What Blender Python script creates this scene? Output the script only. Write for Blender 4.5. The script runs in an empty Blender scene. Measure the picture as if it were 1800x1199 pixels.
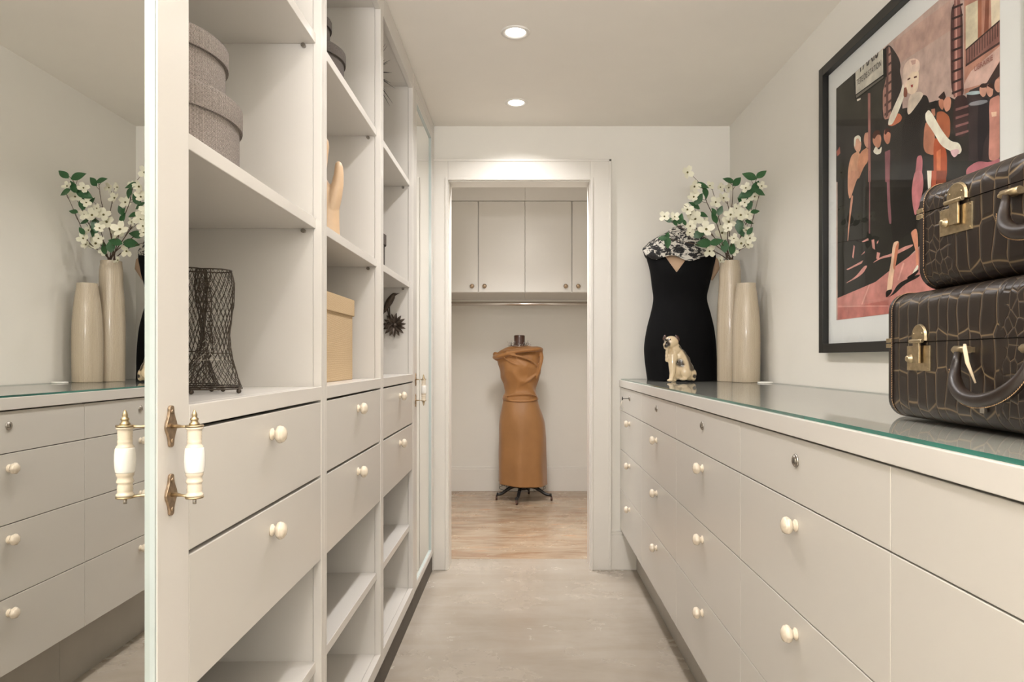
import bpy, bmesh, math, random
from mathutils import Vector, Matrix, noise
random.seed(7)
PI = math.pi
SC = bpy.context.scene
COL = SC.collection

# ------------------------------------------------------------------ camera
CAMZ = 1.12
F = 1200.0          # focal length in pixels of the 1800 px frame
VX, VY = 920.0, 631.0
cam = bpy.data.cameras.new('camera')
cam.sensor_width = 36.0
cam.lens = 36.0 * F / 1800.0
cam.shift_x = -(VX - 900.0) / 1800.0
cam.shift_y = (VY - 599.5) / 1800.0
cam.clip_start = 0.02
camo = bpy.data.objects.new('camera', cam)
camo.location = (0, 0, CAMZ)
camo.rotation_euler = (PI / 2, 0, 0)
COL.objects.link(camo)
SC.camera = camo

# ------------------------------------------------------------------ exposure, world, large lights
SC.view_settings.view_transform = 'Standard'
SC.view_settings.look = 'None'
SC.view_settings.gamma = 1.0
SC.view_settings.use_curve_mapping = False
SC.view_settings.exposure = 0.78
W = bpy.data.worlds.new('world'); SC.world = W
W.use_nodes = True
W.node_tree.nodes['Background'].inputs[0].default_value = (1.0, 0.97, 0.93, 1)
W.node_tree.nodes['Background'].inputs[1].default_value = 1.0

def area(name, loc, rot, sx, sy, power, col=(1, .94, .86), spread=PI, shape='RECTANGLE'):
    l = bpy.data.lights.new(name, 'AREA'); l.shape = shape
    l.size = sx
    if shape == 'RECTANGLE': l.size_y = sy
    l.energy = power; l.color = col; l.spread = spread
    o = bpy.data.objects.new(name, l); o.location = loc; o.rotation_euler = rot
    COL.objects.link(o); return o
WARM = (1.0, 0.965, 0.965)
# added fill panel behind the camera, in the entry opening of the near wall
area('entry_fill', (0.3, -1.38, 1.35), (PI / 2, 0, 0), 1.3, 1.9, 1.8, (1, .97, .93))
# added fill aimed up behind the camera, lifts the ambient off the ceiling
area('ceiling_bounce_fill', (-0.28, -0.90, 1.62), (PI - math.radians(10), 0, 0), .45, .45, 70.0, (1, .975, .985))
# ceiling downlights (x, y, watts)
DL = [(-0.03, 2.59, 3.4), (-0.035, 3.30, 2.6), (-0.03, 1.88, 3.2), (-0.03, 1.17, 1.5), (-0.03, 0.30, 1.0), (-0.03, -0.6, 1.0)]

# ------------------------------------------------------------------ materials
def rgb(r, g, b):
    f = lambda c: ((c / 255.0 + 0.055) / 1.055) ** 2.4 if c > 10 else c / 255 / 12.92
    return (f(r), f(g), f(b), 1.0)
class NT:
    def __init__(s, name):
        s.m = bpy.data.materials.new(name); s.m.use_nodes = True
        s.t = s.m.node_tree; s.n = s.t.nodes; s.l = s.t.links
        s.b = s.n['Principled BSDF']; s.out = s.n['Material Output']
    def add(s, typ, **kw):
        nd = s.n.new(typ)
        for k, v in kw.items():
            if k in nd.inputs.keys() if isinstance(k, str) else False: nd.inputs[k].default_value = v
            else: setattr(nd, k, v)
        return nd
    def link(s, a, b): s.l.new(a, b)
    def ramp(s, src, stops, interp='LINEAR'):
        r = s.n.new('ShaderNodeValToRGB'); r.color_ramp.interpolation = interp
        e = r.color_ramp.elements
        while len(e) < len(stops): e.new(0.5)
        for i, (p, c) in enumerate(stops): e[i].position = p; e[i].color = c
        s.link(src, r.inputs[0]); return r
    def coord(s, kind='Object', scale=(1, 1, 1)):
        tc = s.n.new('ShaderNodeTexCoord'); mp = s.n.new('ShaderNodeMapping')
        mp.inputs['Scale'].default_value = scale
        s.link(tc.outputs[kind], mp.inputs[0]); return mp.outputs[0]
    def noise(s, vec, scale, detail=4, rough=.55, dist=0):
        nd = s.n.new('ShaderNodeTexNoise'); nd.inputs['Scale'].default_value = scale
        nd.inputs['Detail'].default_value = detail; nd.inputs['Roughness'].default_value = rough
        nd.inputs['Distortion'].default_value = dist
        s.link(vec, nd.inputs['Vector']); return nd.outputs['Fac']
    def bump(s, src, strength, dist=.002):
        b = s.n.new('ShaderNodeBump'); b.inputs['Strength'].default_value = strength
        b.inputs['Distance'].default_value = dist
        s.link(src, b.inputs['Height']); s.link(b.outputs[0], s.b.inputs['Normal']); return b
def simple(name, c, rough=.5, metal=0, spec=.5, coat=0, bump=None, var=0.0, vscale=6):
    t = NT(name); b = t.b
    b.inputs['Base Color'].default_value = c; b.inputs['Roughness'].default_value = rough
    b.inputs['Metallic'].default_value = metal; b.inputs['Specular IOR Level'].default_value = spec
    b.inputs['Coat Weight'].default_value = coat; b.inputs['Coat Roughness'].default_value = .08
    v = t.coord()
    if var:
        nf = t.noise(v, vscale)
        d = tuple(x * (1 - var) for x in c[:3]) + (1,); e = tuple(min(1, x * (1 + var)) for x in c[:3]) + (1,)
        r = t.ramp(nf, [(.3, d), (.7, e)]); t.link(r.outputs[0], b.inputs['Base Color'])
    if bump:
        t.bump(t.noise(v, bump[0], 3), bump[1], bump[2] if len(bump) > 2 else .001)
    return t.m
M = {}
M['wall'] = simple('wall_paint', (.79, .765, .70, 1), .62, spec=.3, bump=(160, .06), var=.01)
M['ceiling'] = simple('ceiling_paint', (.85, .81, .74, 1), .7, spec=.2, bump=(120, .05), var=.01)
M['paint'] = simple('satin_cabinet_paint', (.67, .64, .59, 1), .26, spec=.42, bump=(300, .02), var=.008, vscale=3)
M['paint2'] = simple('satin_drawer_paint', (.62, .592, .54, 1), .24, spec=.42, bump=(300, .02), var=.008, vscale=3)
M['trim'] = simple('gloss_trim_paint', (.76, .73, .67, 1), .3, spec=.45, var=.008)
M['inside'] = simple('dark_gap', (.03, .026, .022, 1), .8)
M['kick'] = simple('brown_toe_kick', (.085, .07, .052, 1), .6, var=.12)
M['kick2'] = simple('grey_toe_kick', (.42, .39, .34, 1), .45, var=.05)
M['brass'] = simple('aged_brass', (.47, .375, .235, 1), .36, 1, var=.22, vscale=90, bump=(200, .25, .0005))
M['bronze'] = simple('antique_bronze', (.40, .30, .205, 1), .42, 1, var=.25, vscale=120, bump=(260, .3, .0005))
M['chrome'] = simple('polished_steel', (.62, .58, .54, 1), .14, 1)
M['nickel'] = simple('worn_nickel', (.45, .42, .38, 1), .25, 1, var=.2, vscale=200)
M['iron'] = simple('black_cast_iron', (.018, .016, .015, 1), .35, .3, bump=(150, .2, .001))
M['castiron'] = simple('brown_cast_iron', (.075, .055, .04, 1), .42, .5, bump=(160, .3, .001), var=.25, vscale=80)
M['wire'] = simple('rusty_wire', (.065, .05, .036, 1), .55, .5, var=.3, vscale=150)
M['lace'] = simple('pale_wire', (.62, .57, .48, 1), .4, .3)
M['ivory'] = simple('ivory_bone', (.72, .63, .50, 1), .25, coat=.4, var=.06, vscale=60)
M['porcelain'] = simple('white_porcelain', (.86, .84, .79, 1), .12, coat=.6)
M['black'] = simple('black_frame', (.012, .011, .010, 1), .35, spec=.4)
M['mat'] = simple('white_mount_board', (.80, .80, .79, 1), .8)
M['wood_hand'] = simple('pale_wood_form', (.62, .44, .28, 1), .42, coat=.1, var=.08, vscale=18)
M['darkwood'] = simple('dark_stained_wood', (.06, .022, .012, 1), .3, coat=.4, var=.25, vscale=25)
M['stem'] = simple('twig_bark', (.10, .065, .04, 1), .7, var=.2, vscale=60)
M['leaf'] = simple('green_leaf', (.030, .105, .035, 1), .4, var=.3, vscale=30)
M['petal'] = simple('cream_petal', (.80, .78, .62, 1), .6, var=.07, vscale=50)
M['pistil'] = simple('olive_flower_centre', (.13, .11, .03, 1), .7)
M['silver'] = simple('silver_beads', (.55, .52, .5, 1), .2, 1)
M['thread'] = simple('tan_thread', (.55, .33, .16, 1), .7)
M['string'] = simple('cream_string', (.72, .60, .42, 1), .8)
M['skin'] = simple('tan_form_cloth', (.50, .34, .22, 1), .7, bump=(400, .3, .0005))
M['disc'] = simple('white_plastic', (.85, .83, .78, 1), .35)

def mat_floor(name, warm):
    t = NT(name); b = t.b; v = t.coord()
    n1 = t.noise(v, 1.7, 8, .6, .6); n2 = t.noise(v, 5, 6, .6, .3)
    v2 = t.coord(scale=(1.0, 5.5, 1)); n3 = t.noise(v2, 1.5 if not warm else 2.4, 7, .62, .8)
    if warm:
        r1 = t.ramp(n3, [(.30, rgb(150, 98, 62)), (.45, rgb(172, 140, 110)), (.56, rgb(200, 182, 156)), (.68, rgb(208, 142, 82))])
        r2 = t.ramp(n1, [(.35, rgb(150, 128, 104)), (.6, rgb(198, 176, 148))])
    else:
        r1 = t.ramp(n1, [(.30, rgb(164, 152, 136)), (.5, rgb(182, 171, 155)), (.72, rgb(200, 190, 176))])
        r2 = t.ramp(n3, [(.35, rgb(168, 155, 137)), (.6, rgb(190, 179, 164))])
    mx = t.add('ShaderNodeMix', data_type='RGBA'); mx.inputs[0].default_value = .42
    t.link(r1.outputs[0], mx.inputs[6]); t.link(r2.outputs[0], mx.inputs[7])
    m2 = t.add('ShaderNodeMix', data_type='RGBA', blend_type='MULTIPLY'); m2.inputs[0].default_value = .5
    r3 = t.ramp(n2, [(.3, (.86, .85, .84, 1)), (.62, (1, 1, 1, 1))])
    t.link(mx.outputs[2], m2.inputs[6]); t.link(r3.outputs[0], m2.inputs[7])
    hs = t.n.new('ShaderNodeHueSaturation'); hs.inputs['Value'].default_value = .82; hs.inputs['Saturation'].default_value = .95
    t.link(m2.outputs[2], hs.inputs['Color']); t.link(hs.outputs[0], b.inputs['Base Color'])
    rr = t.ramp(n2, [(.3, (.16,) * 3 + (1,)), (.7, (.32,) * 3 + (1,))])
    t.link(rr.outputs[0], b.inputs['Roughness'])
    b.inputs['Specular IOR Level'].default_value = .5
    t.bump(n2, .05, .002)
    return t.m
M['floor'] = mat_floor('polished_concrete', False)
M['floor2'] = mat_floor('stained_concrete', True)

def mat_mirror():
    t = NT('mirror_silver'); b = t.b
    b.inputs['Base Color'].default_value = (.89, .89, .86, 1); b.inputs['Metallic'].default_value = 1
    b.inputs['Roughness'].default_value = 0.0
    return t.m
M['mirror'] = mat_mirror()
def mat_glass(name, tint, ior=1.5):
    t = NT(name); t.n.remove(t.b)
    tr = t.n.new('ShaderNodeBsdfTransparent'); tr.inputs[0].default_value = tint
    gl = t.n.new('ShaderNodeBsdfGlossy'); gl.inputs['Roughness'].default_value = .0
    fr = t.n.new('ShaderNodeFresnel'); fr.inputs[0].default_value = ior
    mx = t.n.new('ShaderNodeMixShader')
    ge = t.n.new('ShaderNodeNewGeometry'); mu = t.add('ShaderNodeMath', operation='MULTIPLY')
    iv = t.add('ShaderNodeMath', operation='SUBTRACT'); iv.inputs[0].default_value = 1.0; t.link(ge.outputs['Backfacing'], iv.inputs[1])
    t.link(fr.outputs[0], mu.inputs[0]); t.link(iv.outputs[0], mu.inputs[1])
    t.link(mu.outputs[0], mx.inputs[0]); t.link(tr.outputs[0], mx.inputs[1]); t.link(gl.outputs[0], mx.inputs[2])
    t.link(mx.outputs[0], t.out.inputs[0]); return t.m
M['glass'] = mat_glass('clear_sheet_glass', (.945, .955, .945, 1), 1.52)
M['pane'] = mat_glass('picture_glass', (.98, .985, .98, 1), 1.24)
M['glassedge'] = simple('green_glass_edge', (.012, .13, .10, 1), .12, coat=.5, var=.5, vscale=4)
M['bevel'] = simple('pale_glass_bevel', (.47, .53, .51, 1), .15, coat=.3)

def mat_linen(name, c1, c2, s=900):
    t = NT(name); b = t.b
    v = t.coord('UV')
    ck = []
    for d in ('X', 'Y'):
        w = t.n.new('ShaderNodeTexWave'); w.wave_type = 'BANDS'; w.bands_direction = d
        w.inputs['Scale'].default_value = s / 6.0; w.inputs['Distortion'].default_value = 1.6
        w.inputs['Detail'].default_value = 2; w.inputs['Detail Scale'].default_value = 3
        t.link(v, w.inputs['Vector']); ck.append(w.outputs['Fac'])
    mm = t.add('ShaderNodeMath', operation='MULTIPLY'); t.link(ck[0], mm.inputs[0]); t.link(ck[1], mm.inputs[1])
    nz = t.noise(v, 260, 3)
    ad = t.add('ShaderNodeMath', operation='MULTIPLY_ADD'); ad.inputs[1].default_value = .55
    t.link(nz, ad.inputs[0]); t.link(mm.outputs[0], ad.inputs[2])
    r = t.ramp(ad.outputs[0], [(.2, c1), (.9, c2)]); t.link(r.outputs[0], b.inputs['Base Color'])
    b.inputs['Roughness'].default_value = .9; b.inputs['Specular IOR Level'].default_value = .15
    t.bump(ad.outputs[0], .5, .0012)
    return t.m
M['linen'] = mat_linen('grey_linen_weave', rgb(88, 80, 74), rgb(186, 176, 168))
M['linen_dark'] = mat_linen('shaded_grey_linen_weave', rgb(62, 57, 53), rgb(122, 114, 107))  # grey linen with the shade of the shelves put into its colour
M['tanbox'] = mat_linen('tan_woven_paper', rgb(182, 154, 116), rgb(222, 200, 166), 800)
def mat_vase():
    t = NT('crackled_glaze'); b = t.b; v = t.coord('UV', (1, 1, 1))
    w = t.n.new('ShaderNodeTexWave'); w.wave_type = 'BANDS'; w.bands_direction = 'X'
    w.inputs['Scale'].default_value = 62; w.inputs['Distortion'].default_value = 1.6; w.inputs['Detail'].default_value = 3
    t.link(v, w.inputs['Vector'])
    n = t.noise(t.coord('UV', (60, 240, 1)), 3, 4)
    ad = t.add('ShaderNodeMath', operation='ADD'); t.link(w.outputs['Fac'], ad.inputs[0]); t.link(n, ad.inputs[1])
    r = t.ramp(ad.outputs[0], [(.35, rgb(150, 136, 114)), (.9, rgb(196, 182, 160)), (1.0, rgb(192, 178, 156))])
    t.link(r.outputs[0], b.inputs['Base Color']); b.inputs['Roughness'].default_value = .22
    b.inputs['Coat Weight'].default_value = .5; b.inputs['Coat Roughness'].default_value = .1
    t.bump(ad.outputs[0], .35, .0012); return t.m
M['vase'] = mat_vase()
def mat_fabric(name, c, rough=.6, sheen=.3, var=.1):
    t = NT(name); b = t.b; v = t.coord()
    r = t.ramp(t.noise(v, 5, 4), [(.3, tuple(x * (1 - var) for x in c[:3]) + (1,)), (.7, tuple(x * (1 + var) for x in c[:3]) + (1,))])
    t.link(r.outputs[0], b.inputs['Base Color']); b.inputs['Roughness'].default_value = rough
    b.inputs['Sheen Weight'].default_value = sheen
    b.inputs['Specular IOR Level'].default_value = .5 if sheen else .15
    t.bump(t.noise(t.coord(scale=(1, 1, .5)), 14, 4), .25, .01); return t.m
M['copper'] = mat_fabric('copper_taffeta', (.31, .138, .036, 1), .55, .25)
M['copper2'] = mat_fabric('copper_skirt', (.295, .138, .042, 1), .5, .2)
M['blackcloth'] = mat_fabric('black_jersey', (.0035, .0035, .004, 1), .8, .0)
def mat_scarf():
    t = NT('black_white_print_scarf'); b = t.b
    n = t.noise(t.coord(scale=(1, 1, 1.6)), 26, 6, .7, .6)
    r = t.ramp(n, [(.49, (.01, .01, .011, 1)), (.53, (.70, .67, .60, 1))])
    t.link(r.outputs[0], b.inputs['Base Color']); b.inputs['Roughness'].default_value = .7; return t.m
M['scarf'] = mat_scarf()
def mat_dog():
    t = NT('glazed_dog_paint'); b = t.b
    a = t.n.new('ShaderNodeVertexColor'); a.layer_name = 'paint'
    t.link(a.outputs[0], b.inputs['Base Color']); b.inputs['Roughness'].default_value = .12
    b.inputs['Coat Weight'].default_value = .7; b.inputs['Coat Roughness'].default_value = .05
    t.bump(t.noise(t.coord(), 60, 3), .25, .003); return t.m
M['dog'] = mat_dog()
def mat_croc(name, lo, hi, inv=False):
    """embossed leather: small cells where lo<u<hi, long rectangular scales elsewhere"""
    t = NT(name); b = t.b
    tc = t.n.new('ShaderNodeTexCoord')
    nz = t.n.new('ShaderNodeTexNoise'); nz.inputs['Scale'].default_value = 9; nz.inputs['Detail'].default_value = 2
    t.link(tc.outputs['UV'], nz.inputs['Vector'])
    vs = t.n.new('ShaderNodeVectorMath'); vs.operation = 'MULTIPLY_ADD'
    vs.inputs[1].default_value = (.022, .022, 0); t.link(nz.outputs['Color'], vs.inputs[0]); t.link(tc.outputs['UV'], vs.inputs[2])
    def vor(sc, rnd):
        mp = t.n.new('ShaderNodeMapping'); mp.inputs['Scale'].default_value = sc; t.link(vs.outputs[0], mp.inputs[0])
        v = t.n.new('ShaderNodeTexVoronoi'); v.voronoi_dimensions = '2D'; v.feature = 'DISTANCE_TO_EDGE'
        v.inputs['Scale'].default_value = 1; v.inputs['Randomness'].default_value = rnd
        t.link(mp.outputs[0], v.inputs['Vector']); return v.outputs[0]
    big = vor((36, 17, 1), .32); small = vor((74, 52, 1), .8)
    sx = t.n.new('ShaderNodeSeparateXYZ'); t.link(tc.outputs['UV'], sx.inputs[0])
    a1 = t.add('ShaderNodeMapRange'); a1.inputs[1].default_value = lo - .008; a1.inputs[2].default_value = lo + .008; t.link(sx.outputs[0], a1.inputs[0])
    a2 = t.add('ShaderNodeMapRange'); a2.inputs[1].default_value = hi + .008; a2.inputs[2].default_value = hi - .008; t.link(sx.outputs[0], a2.inputs[0])
    mu = t.add('ShaderNodeMath', operation='MULTIPLY'); t.link(a1.outputs[0], mu.inputs[0]); t.link(a2.outputs[0], mu.inputs[1])
    mx = t.add('ShaderNodeMix', data_type='FLOAT'); t.link(mu.outputs[0], mx.inputs[0]); t.link(big, mx.inputs[2]); t.link(small, mx.inputs[3])
    r = t.ramp(mx.outputs[0], [(.0, rgb(118, 100, 74)), (.016, rgb(100, 84, 62)), (.036, rgb(42, 33, 27)), (.3, rgb(36, 28, 23))])
    t.link(r.outputs[0], b.inputs['Base Color'])
    b.inputs['Roughness'].default_value = .33; b.inputs['Coat Weight'].default_value = .10; b.inputs['Specular IOR Level'].default_value = .35; b.inputs['Coat Roughness'].default_value = .18
    h = t.ramp(mx.outputs[0], [(0, (0, 0, 0, 1)), (.12, (1, 1, 1, 1))]); t.bump(h.outputs[0], .55, .0015)
    return t.m
M['croc_low'] = mat_croc('crocodile_leather_lower', .30, .345)
M['croc_up'] = mat_croc('crocodile_leather_upper', .0, .085)
M['leather'] = simple('dark_brown_leather', rgb(34, 24, 19), .36, coat=.12, var=.2, vscale=40, bump=(90, .2, .001))

# ------------------------------------------------------------------ helpers
ORG = {}
def V(*a): return Vector(a)
def link(o): COL.objects.link(o); return o
def tag(o, label=None, cat=None, group=None, kind=None):
    if label: o['label'] = label
    if cat: o['category'] = cat
    if group: o['group'] = group
    if kind: o['kind'] = kind
    return o
def thing(name, loc, label, cat, group=None):
    o = bpy.data.objects.new(name, None); o.empty_display_size = .05; link(o)
    o.location = loc; ORG[o] = Vector(loc)
    return tag(o, label, cat, group)
def add(name, bm, mats, parent=None, origin=None, smooth=False, bevel=0, sharp=None, subsurf=0):
    """verts are in world coordinates; origin is the world position of the object's own origin"""
    if parent is not None: pw = ORG[parent]
    if origin is None:
        if parent is not None: origin = pw
        else:
            xs = [v.co for v in bm.verts]
            origin = Vector(((min(c.x for c in xs) + max(c.x for c in xs)) / 2, (min(c.y for c in xs) + max(c.y for c in xs)) / 2, min(c.z for c in xs)))
    origin = Vector(origin)
    for v in bm.verts: v.co -= origin
    if smooth:
        for f in bm.faces: f.smooth = True
    me = bpy.data.meshes.new(name); bm.to_mesh(me); bm.free()
    if not isinstance(mats, (list, tuple)): mats = [mats]
    for m in mats: me.materials.append(m)
    if smooth and sharp: me.set_sharp_from_angle(angle=math.radians(sharp))
    o = bpy.data.objects.new(name, me); link(o); ORG[o] = origin
    if parent is not None: o.parent = parent; o.location = origin - pw
    else: o.location = origin
    if bevel:
        md = o.modifiers.new('bevel', 'BEVEL'); md.width = bevel; md.segments = 2; md.limit_method = 'ANGLE'
    if subsurf:
        md = o.modifiers.new('sub', 'SUBSURF'); md.levels = subsurf; md.render_levels = subsurf
    return o
def dup(o, parent=None, loc=None):
    c = o.copy(); link(c); c.parent = parent
    if loc is not None:
        pw = ORG[parent] if parent is not None else Vector((0, 0, 0))
        c.location = Vector(loc) - pw; ORG[c] = Vector(loc)
    else: ORG[c] = (ORG[parent] if parent is not None else Vector((0, 0, 0))) + c.location
    for k in ('kind',):
        pass
    for ch in list(o.children): dup(ch, c)
    return c
def B(): return bmesh.new()
def bx(bm, x0, x1, y0, y1, z0, z1, mi=0):
    vs = [bm.verts.new((x, y, z)) for z in (z0, z1) for y in (y0, y1) for x in (x0, x1)]
    for q in ((0, 2, 3, 1), (4, 5, 7, 6), (0, 1, 5, 4), (2, 6, 7, 3), (0, 4, 6, 2), (1, 3, 7, 5)):
        f = bm.faces.new([vs[i] for i in q]); f.material_index = mi
    return vs
def box(name, x0, x1, y0, y1, z0, z1, mat, parent=None, bevel=.0012, origin=None):
    bm = B(); bx(bm, x0, x1, y0, y1, z0, z1)
    return add(name, bm, mat, parent, origin, bevel=bevel)
def frame_for(d):
    d = d.normalized(); up = Vector((0, 0, 1)) if abs(d.z) < .9 else Vector((1, 0, 0))
    a = d.cross(up).normalized(); return a, d.cross(a).normalized()
def tube(bm, pts, r, n=8, closed=False, caps=True, mi=0, flat=None):
    pts = [Vector(p) for p in pts]; N = len(pts)
    rs = r if isinstance(r, (list, tuple)) else [r] * N
    rings = []; pa = None
    for i, p in enumerate(pts):
        if closed: d = pts[(i + 1) % N] - pts[i - 1]
        else: d = pts[min(i + 1, N - 1)] - pts[max(i - 1, 0)]
        if d.length < 1e-9: d = Vector((0, 0, 1))
        if pa is None: a, b = frame_for(d)
        else:
            dd = d.normalized(); a = (pa - dd * pa.dot(dd))
            a = a.normalized() if a.length > 1e-6 else frame_for(d)[0]; b = dd.cross(a).normalized()
        pa = a
        fl = flat or (1, 1)
        rings.append([bm.verts.new(p + (a * math.cos(2 * PI * k / n) * fl[0] + b * math.sin(2 * PI * k / n) * fl[1]) * rs[i]) for k in range(n)])
    for i in range(N if closed else N - 1):
        A, C = rings[i], rings[(i + 1) % N]
        for k in range(n):
            try:
                f = bm.faces.new((A[k], A[(k + 1) % n], C[(k + 1) % n], C[k])); f.material_index = mi; f.smooth = True
            except ValueError: pass
    if caps and not closed:
        for R in (rings[0][::-1], rings[-1]):
            f = bm.faces.new(R); f.material_index = mi
    return rings
def lathe(bm, prof, c=(0, 0, 0), axis='Z', n=32, mi=0, lob=0, amp=0, sy=1.0, uv=False):
    """prof = [(r, h)...]; axis 'Z', 'X' or '-X'"""
    c = Vector(c); rings = []
    for r, h in prof:
        ring = []
        for k in range(n):
            a = 2 * PI * k / n; rr = r * (1 + (amp * math.cos(lob * a) if lob else 0))
            u, v = rr * math.cos(a), rr * math.sin(a) * sy
            p = {'Z': (u, v, h), 'X': (h, u, v), '-X': (-h, -u, v), '-Y': (u, -h, v)}[axis]
            ring.append(bm.verts.new(c + Vector(p)))
        rings.append(ring)
    uvl = bm.loops.layers.uv.verify() if uv else None
    R = max(r for r, h in prof)
    s = 0
    for i in range(len(rings) - 1):
        ds = math.hypot(prof[i + 1][0] - prof[i][0], prof[i + 1][1] - prof[i][1])
        for k in range(n):
            f = bm.faces.new((rings[i][k], rings[i][(k + 1) % n], rings[i + 1][(k + 1) % n], rings[i + 1][k]))
            f.material_index = mi; f.smooth = True
            if uv:
                u0, u1 = k / n * 2 * PI * R, (k + 1) / n * 2 * PI * R
                for lp, q in zip(f.loops, ((u0, s), (u1, s), (u1, s + ds), (u0, s + ds))): lp[uvl].uv = q
        s += ds
    for ring, fl in ((rings[0], True), (rings[-1], False)):
        if (ring[0].co - ring[n // 2].co).length > 1e-5:
            f = bm.faces.new(ring[::-1] if fl else ring); f.material_index = mi
            if uv:
                for lp in f.loops: lp[uvl].uv = ((lp.vert.co.x - c.x), (lp.vert.co.y - c.y))
    return rings
def loft(bm, secs, n=48, mi=0, capb=True, capt=True, fn=None, pw=1.0):
    """secs: (z, cx, cy, rx, ry)"""
    rings = []
    for s in secs:
        z, cx, cy, rx, ry = s
        ring = []
        for k in range(n):
            a = 2 * PI * k / n
            ca, sa = math.cos(a), math.sin(a)
            p = Vector((cx + rx * math.copysign(abs(ca) ** pw, ca), cy + ry * math.copysign(abs(sa) ** pw, sa), z))
            if fn: p = fn(p, a)
            ring.append(bm.verts.new(p))
        rings.append(ring)
    for i in range(len(rings) - 1):
        for k in range(n):
            f = bm.faces.new((rings[i][k], rings[i][(k + 1) % n], rings[i + 1][(k + 1) % n], rings[i + 1][k])); f.smooth = True; f.material_index = mi
    if capb: bm.faces.new(rings[0][::-1]).material_index = mi
    if capt: bm.faces.new(rings[-1]).material_index = mi
    return rings
def dense(secs, m):
    """smooth (Catmull-Rom) resampling of section rows"""
    out = []
    for i in range(len(secs) - 1):
        p0, p1, p2, p3 = secs[max(i - 1, 0)], secs[i], secs[i + 1], secs[min(i + 2, len(secs) - 1)]
        for j in range(m):
            t = j / m
            out.append(tuple(.5 * ((2 * b) + (-a + c) * t + (2 * a - 5 * b + 4 * c - d) * t * t + (-a + 3 * b - 3 * c + d) * t ** 3) for a, b, c, d in zip(p0, p1, p2, p3)))
    out.append(tuple(secs[-1])); return out
def ball(bm, c, r, seg=10, mi=0, sc=(1, 1, 1)):
    res = bmesh.ops.create_uvsphere(bm, u_segments=seg, v_segments=max(4, seg // 2 + 1), radius=r)
    for v in res['verts']: v.co = Vector((v.co.x * sc[0], v.co.y * sc[1], v.co.z * sc[2])) + Vector(c)
    for v in res['verts']:
        for f in v.link_faces: f.smooth = True; f.material_index = mi
def px(x, y, Z=None, X=None):
    """a point of the place seen at photo position (x, y), on the plane at depth Z or at lateral position X"""
    if X is not None: Z = F * X / (x - VX)
    return Vector(((x - VX) * Z / F, Z, CAMZ + (VY - y) * Z / F))

# ================================================================== ROOM SHELL
CE = 2.36; XR = 1.10; XL = -1.07; YE = 3.636; YN = -1.40; YF = 5.79; TH = .12
def struct(name, bm, mat, bevel=0, label=None):
    return tag(add(name, bm, mat, bevel=bevel), label, None, None, 'structure')
bm = B(); bx(bm, XL - .1, XR + .1, YN - .1, 3.82, -.1, 0); struct('floor', bm, M['floor'], label='polished grey concrete floor of the dressing passage')
bm = B(); bx(bm, -.9, .95, 3.8225, YF + .1, -.1, 0); struct('floor', bm, M['floor2'], label='brown stained concrete floor of the closet beyond the doorway')
bm = B(); bx(bm, -.9, .95, 3.82, 3.8225, -.1, -.003); struct('trim_3', bm, M['inside'], label='dark joint between the two concrete floors')
bm = B()
# ceiling with round holes for the downlights is kept plain; the lights sit in rims just under it
bx(bm, XL - .1, XR + .1, YN - .1, YE + TH, CE, CE + .1); struct('ceiling', bm, M['ceiling'])
bm = B(); bx(bm, -.9, .95, YE + TH, YF + .1, 2.42, 2.52); struct('ceiling', bm, M['ceiling'], label='ceiling of the closet beyond the doorway')
bm = B(); bx(bm, XR, XR + .1, YN, YE + TH, 0, CE); struct('wall_right', bm, M['wall'])
bm = B(); bx(bm, XL - .1, XL, YN, YE + TH, 0, CE); struct('wall_left', bm, M['wall'])
OL, OR, OT = -.400, .355, 2.068
bm = B(); bx(bm, XL, OL, YE, YE + TH, 0, CE); bx(bm, OR, XR, YE, YE + TH, 0, CE); bx(bm, OL, OR, YE, YE + TH, OT, CE)
struct('wall_end', bm, M['wall'])
bm = B(); bx(bm, XL, -.35, YN - .1, YN, 0, CE); bx(bm, .95, XR, YN - .1, YN, 0, CE); bx(bm, -.35, .95, YN - .1, YN, 2.3, CE)
struct('wall_near', bm, M['wall'])
bm = B(); bx(bm, -.9, .95, YF, YF + .1, 0, 2.42); struct('wall_far', bm, M['wall'])
bm = B(); bx(bm, -.9, -.80, YE + TH, YF, 0, 2.42); struct('wall_closet_left', bm, M['wall'])
bm = B(); bx(bm, .85, .95, YE + TH, YF, 0, 2.42); struct('wall_closet_right', bm, M['wall'])
bm = B(); bx(bm, -.9, -.8, YE + TH, YE + TH + .001, 2.36, 2.42)
bx(bm, -.9, .95, YE + TH - .001, YE + TH, 2.36, 2.42); struct('trim_4', bm, M['wall'])
# baseboards
def baseboard(name, x0, x1, yf):
    bm = B(); bx(bm, x0, x1, yf - .015, yf, 0, .185); bx(bm, x0, x1, yf - .011, yf, .185, .199); bx(bm, x0, x1, yf - .006, yf, .199, .208)
    struct(name, bm, M['trim'], bevel=.0015)
baseboard('baseboard_end', .4655, .60, YE)
baseboard('baseboard_far', -.80, .85, YF)
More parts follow.
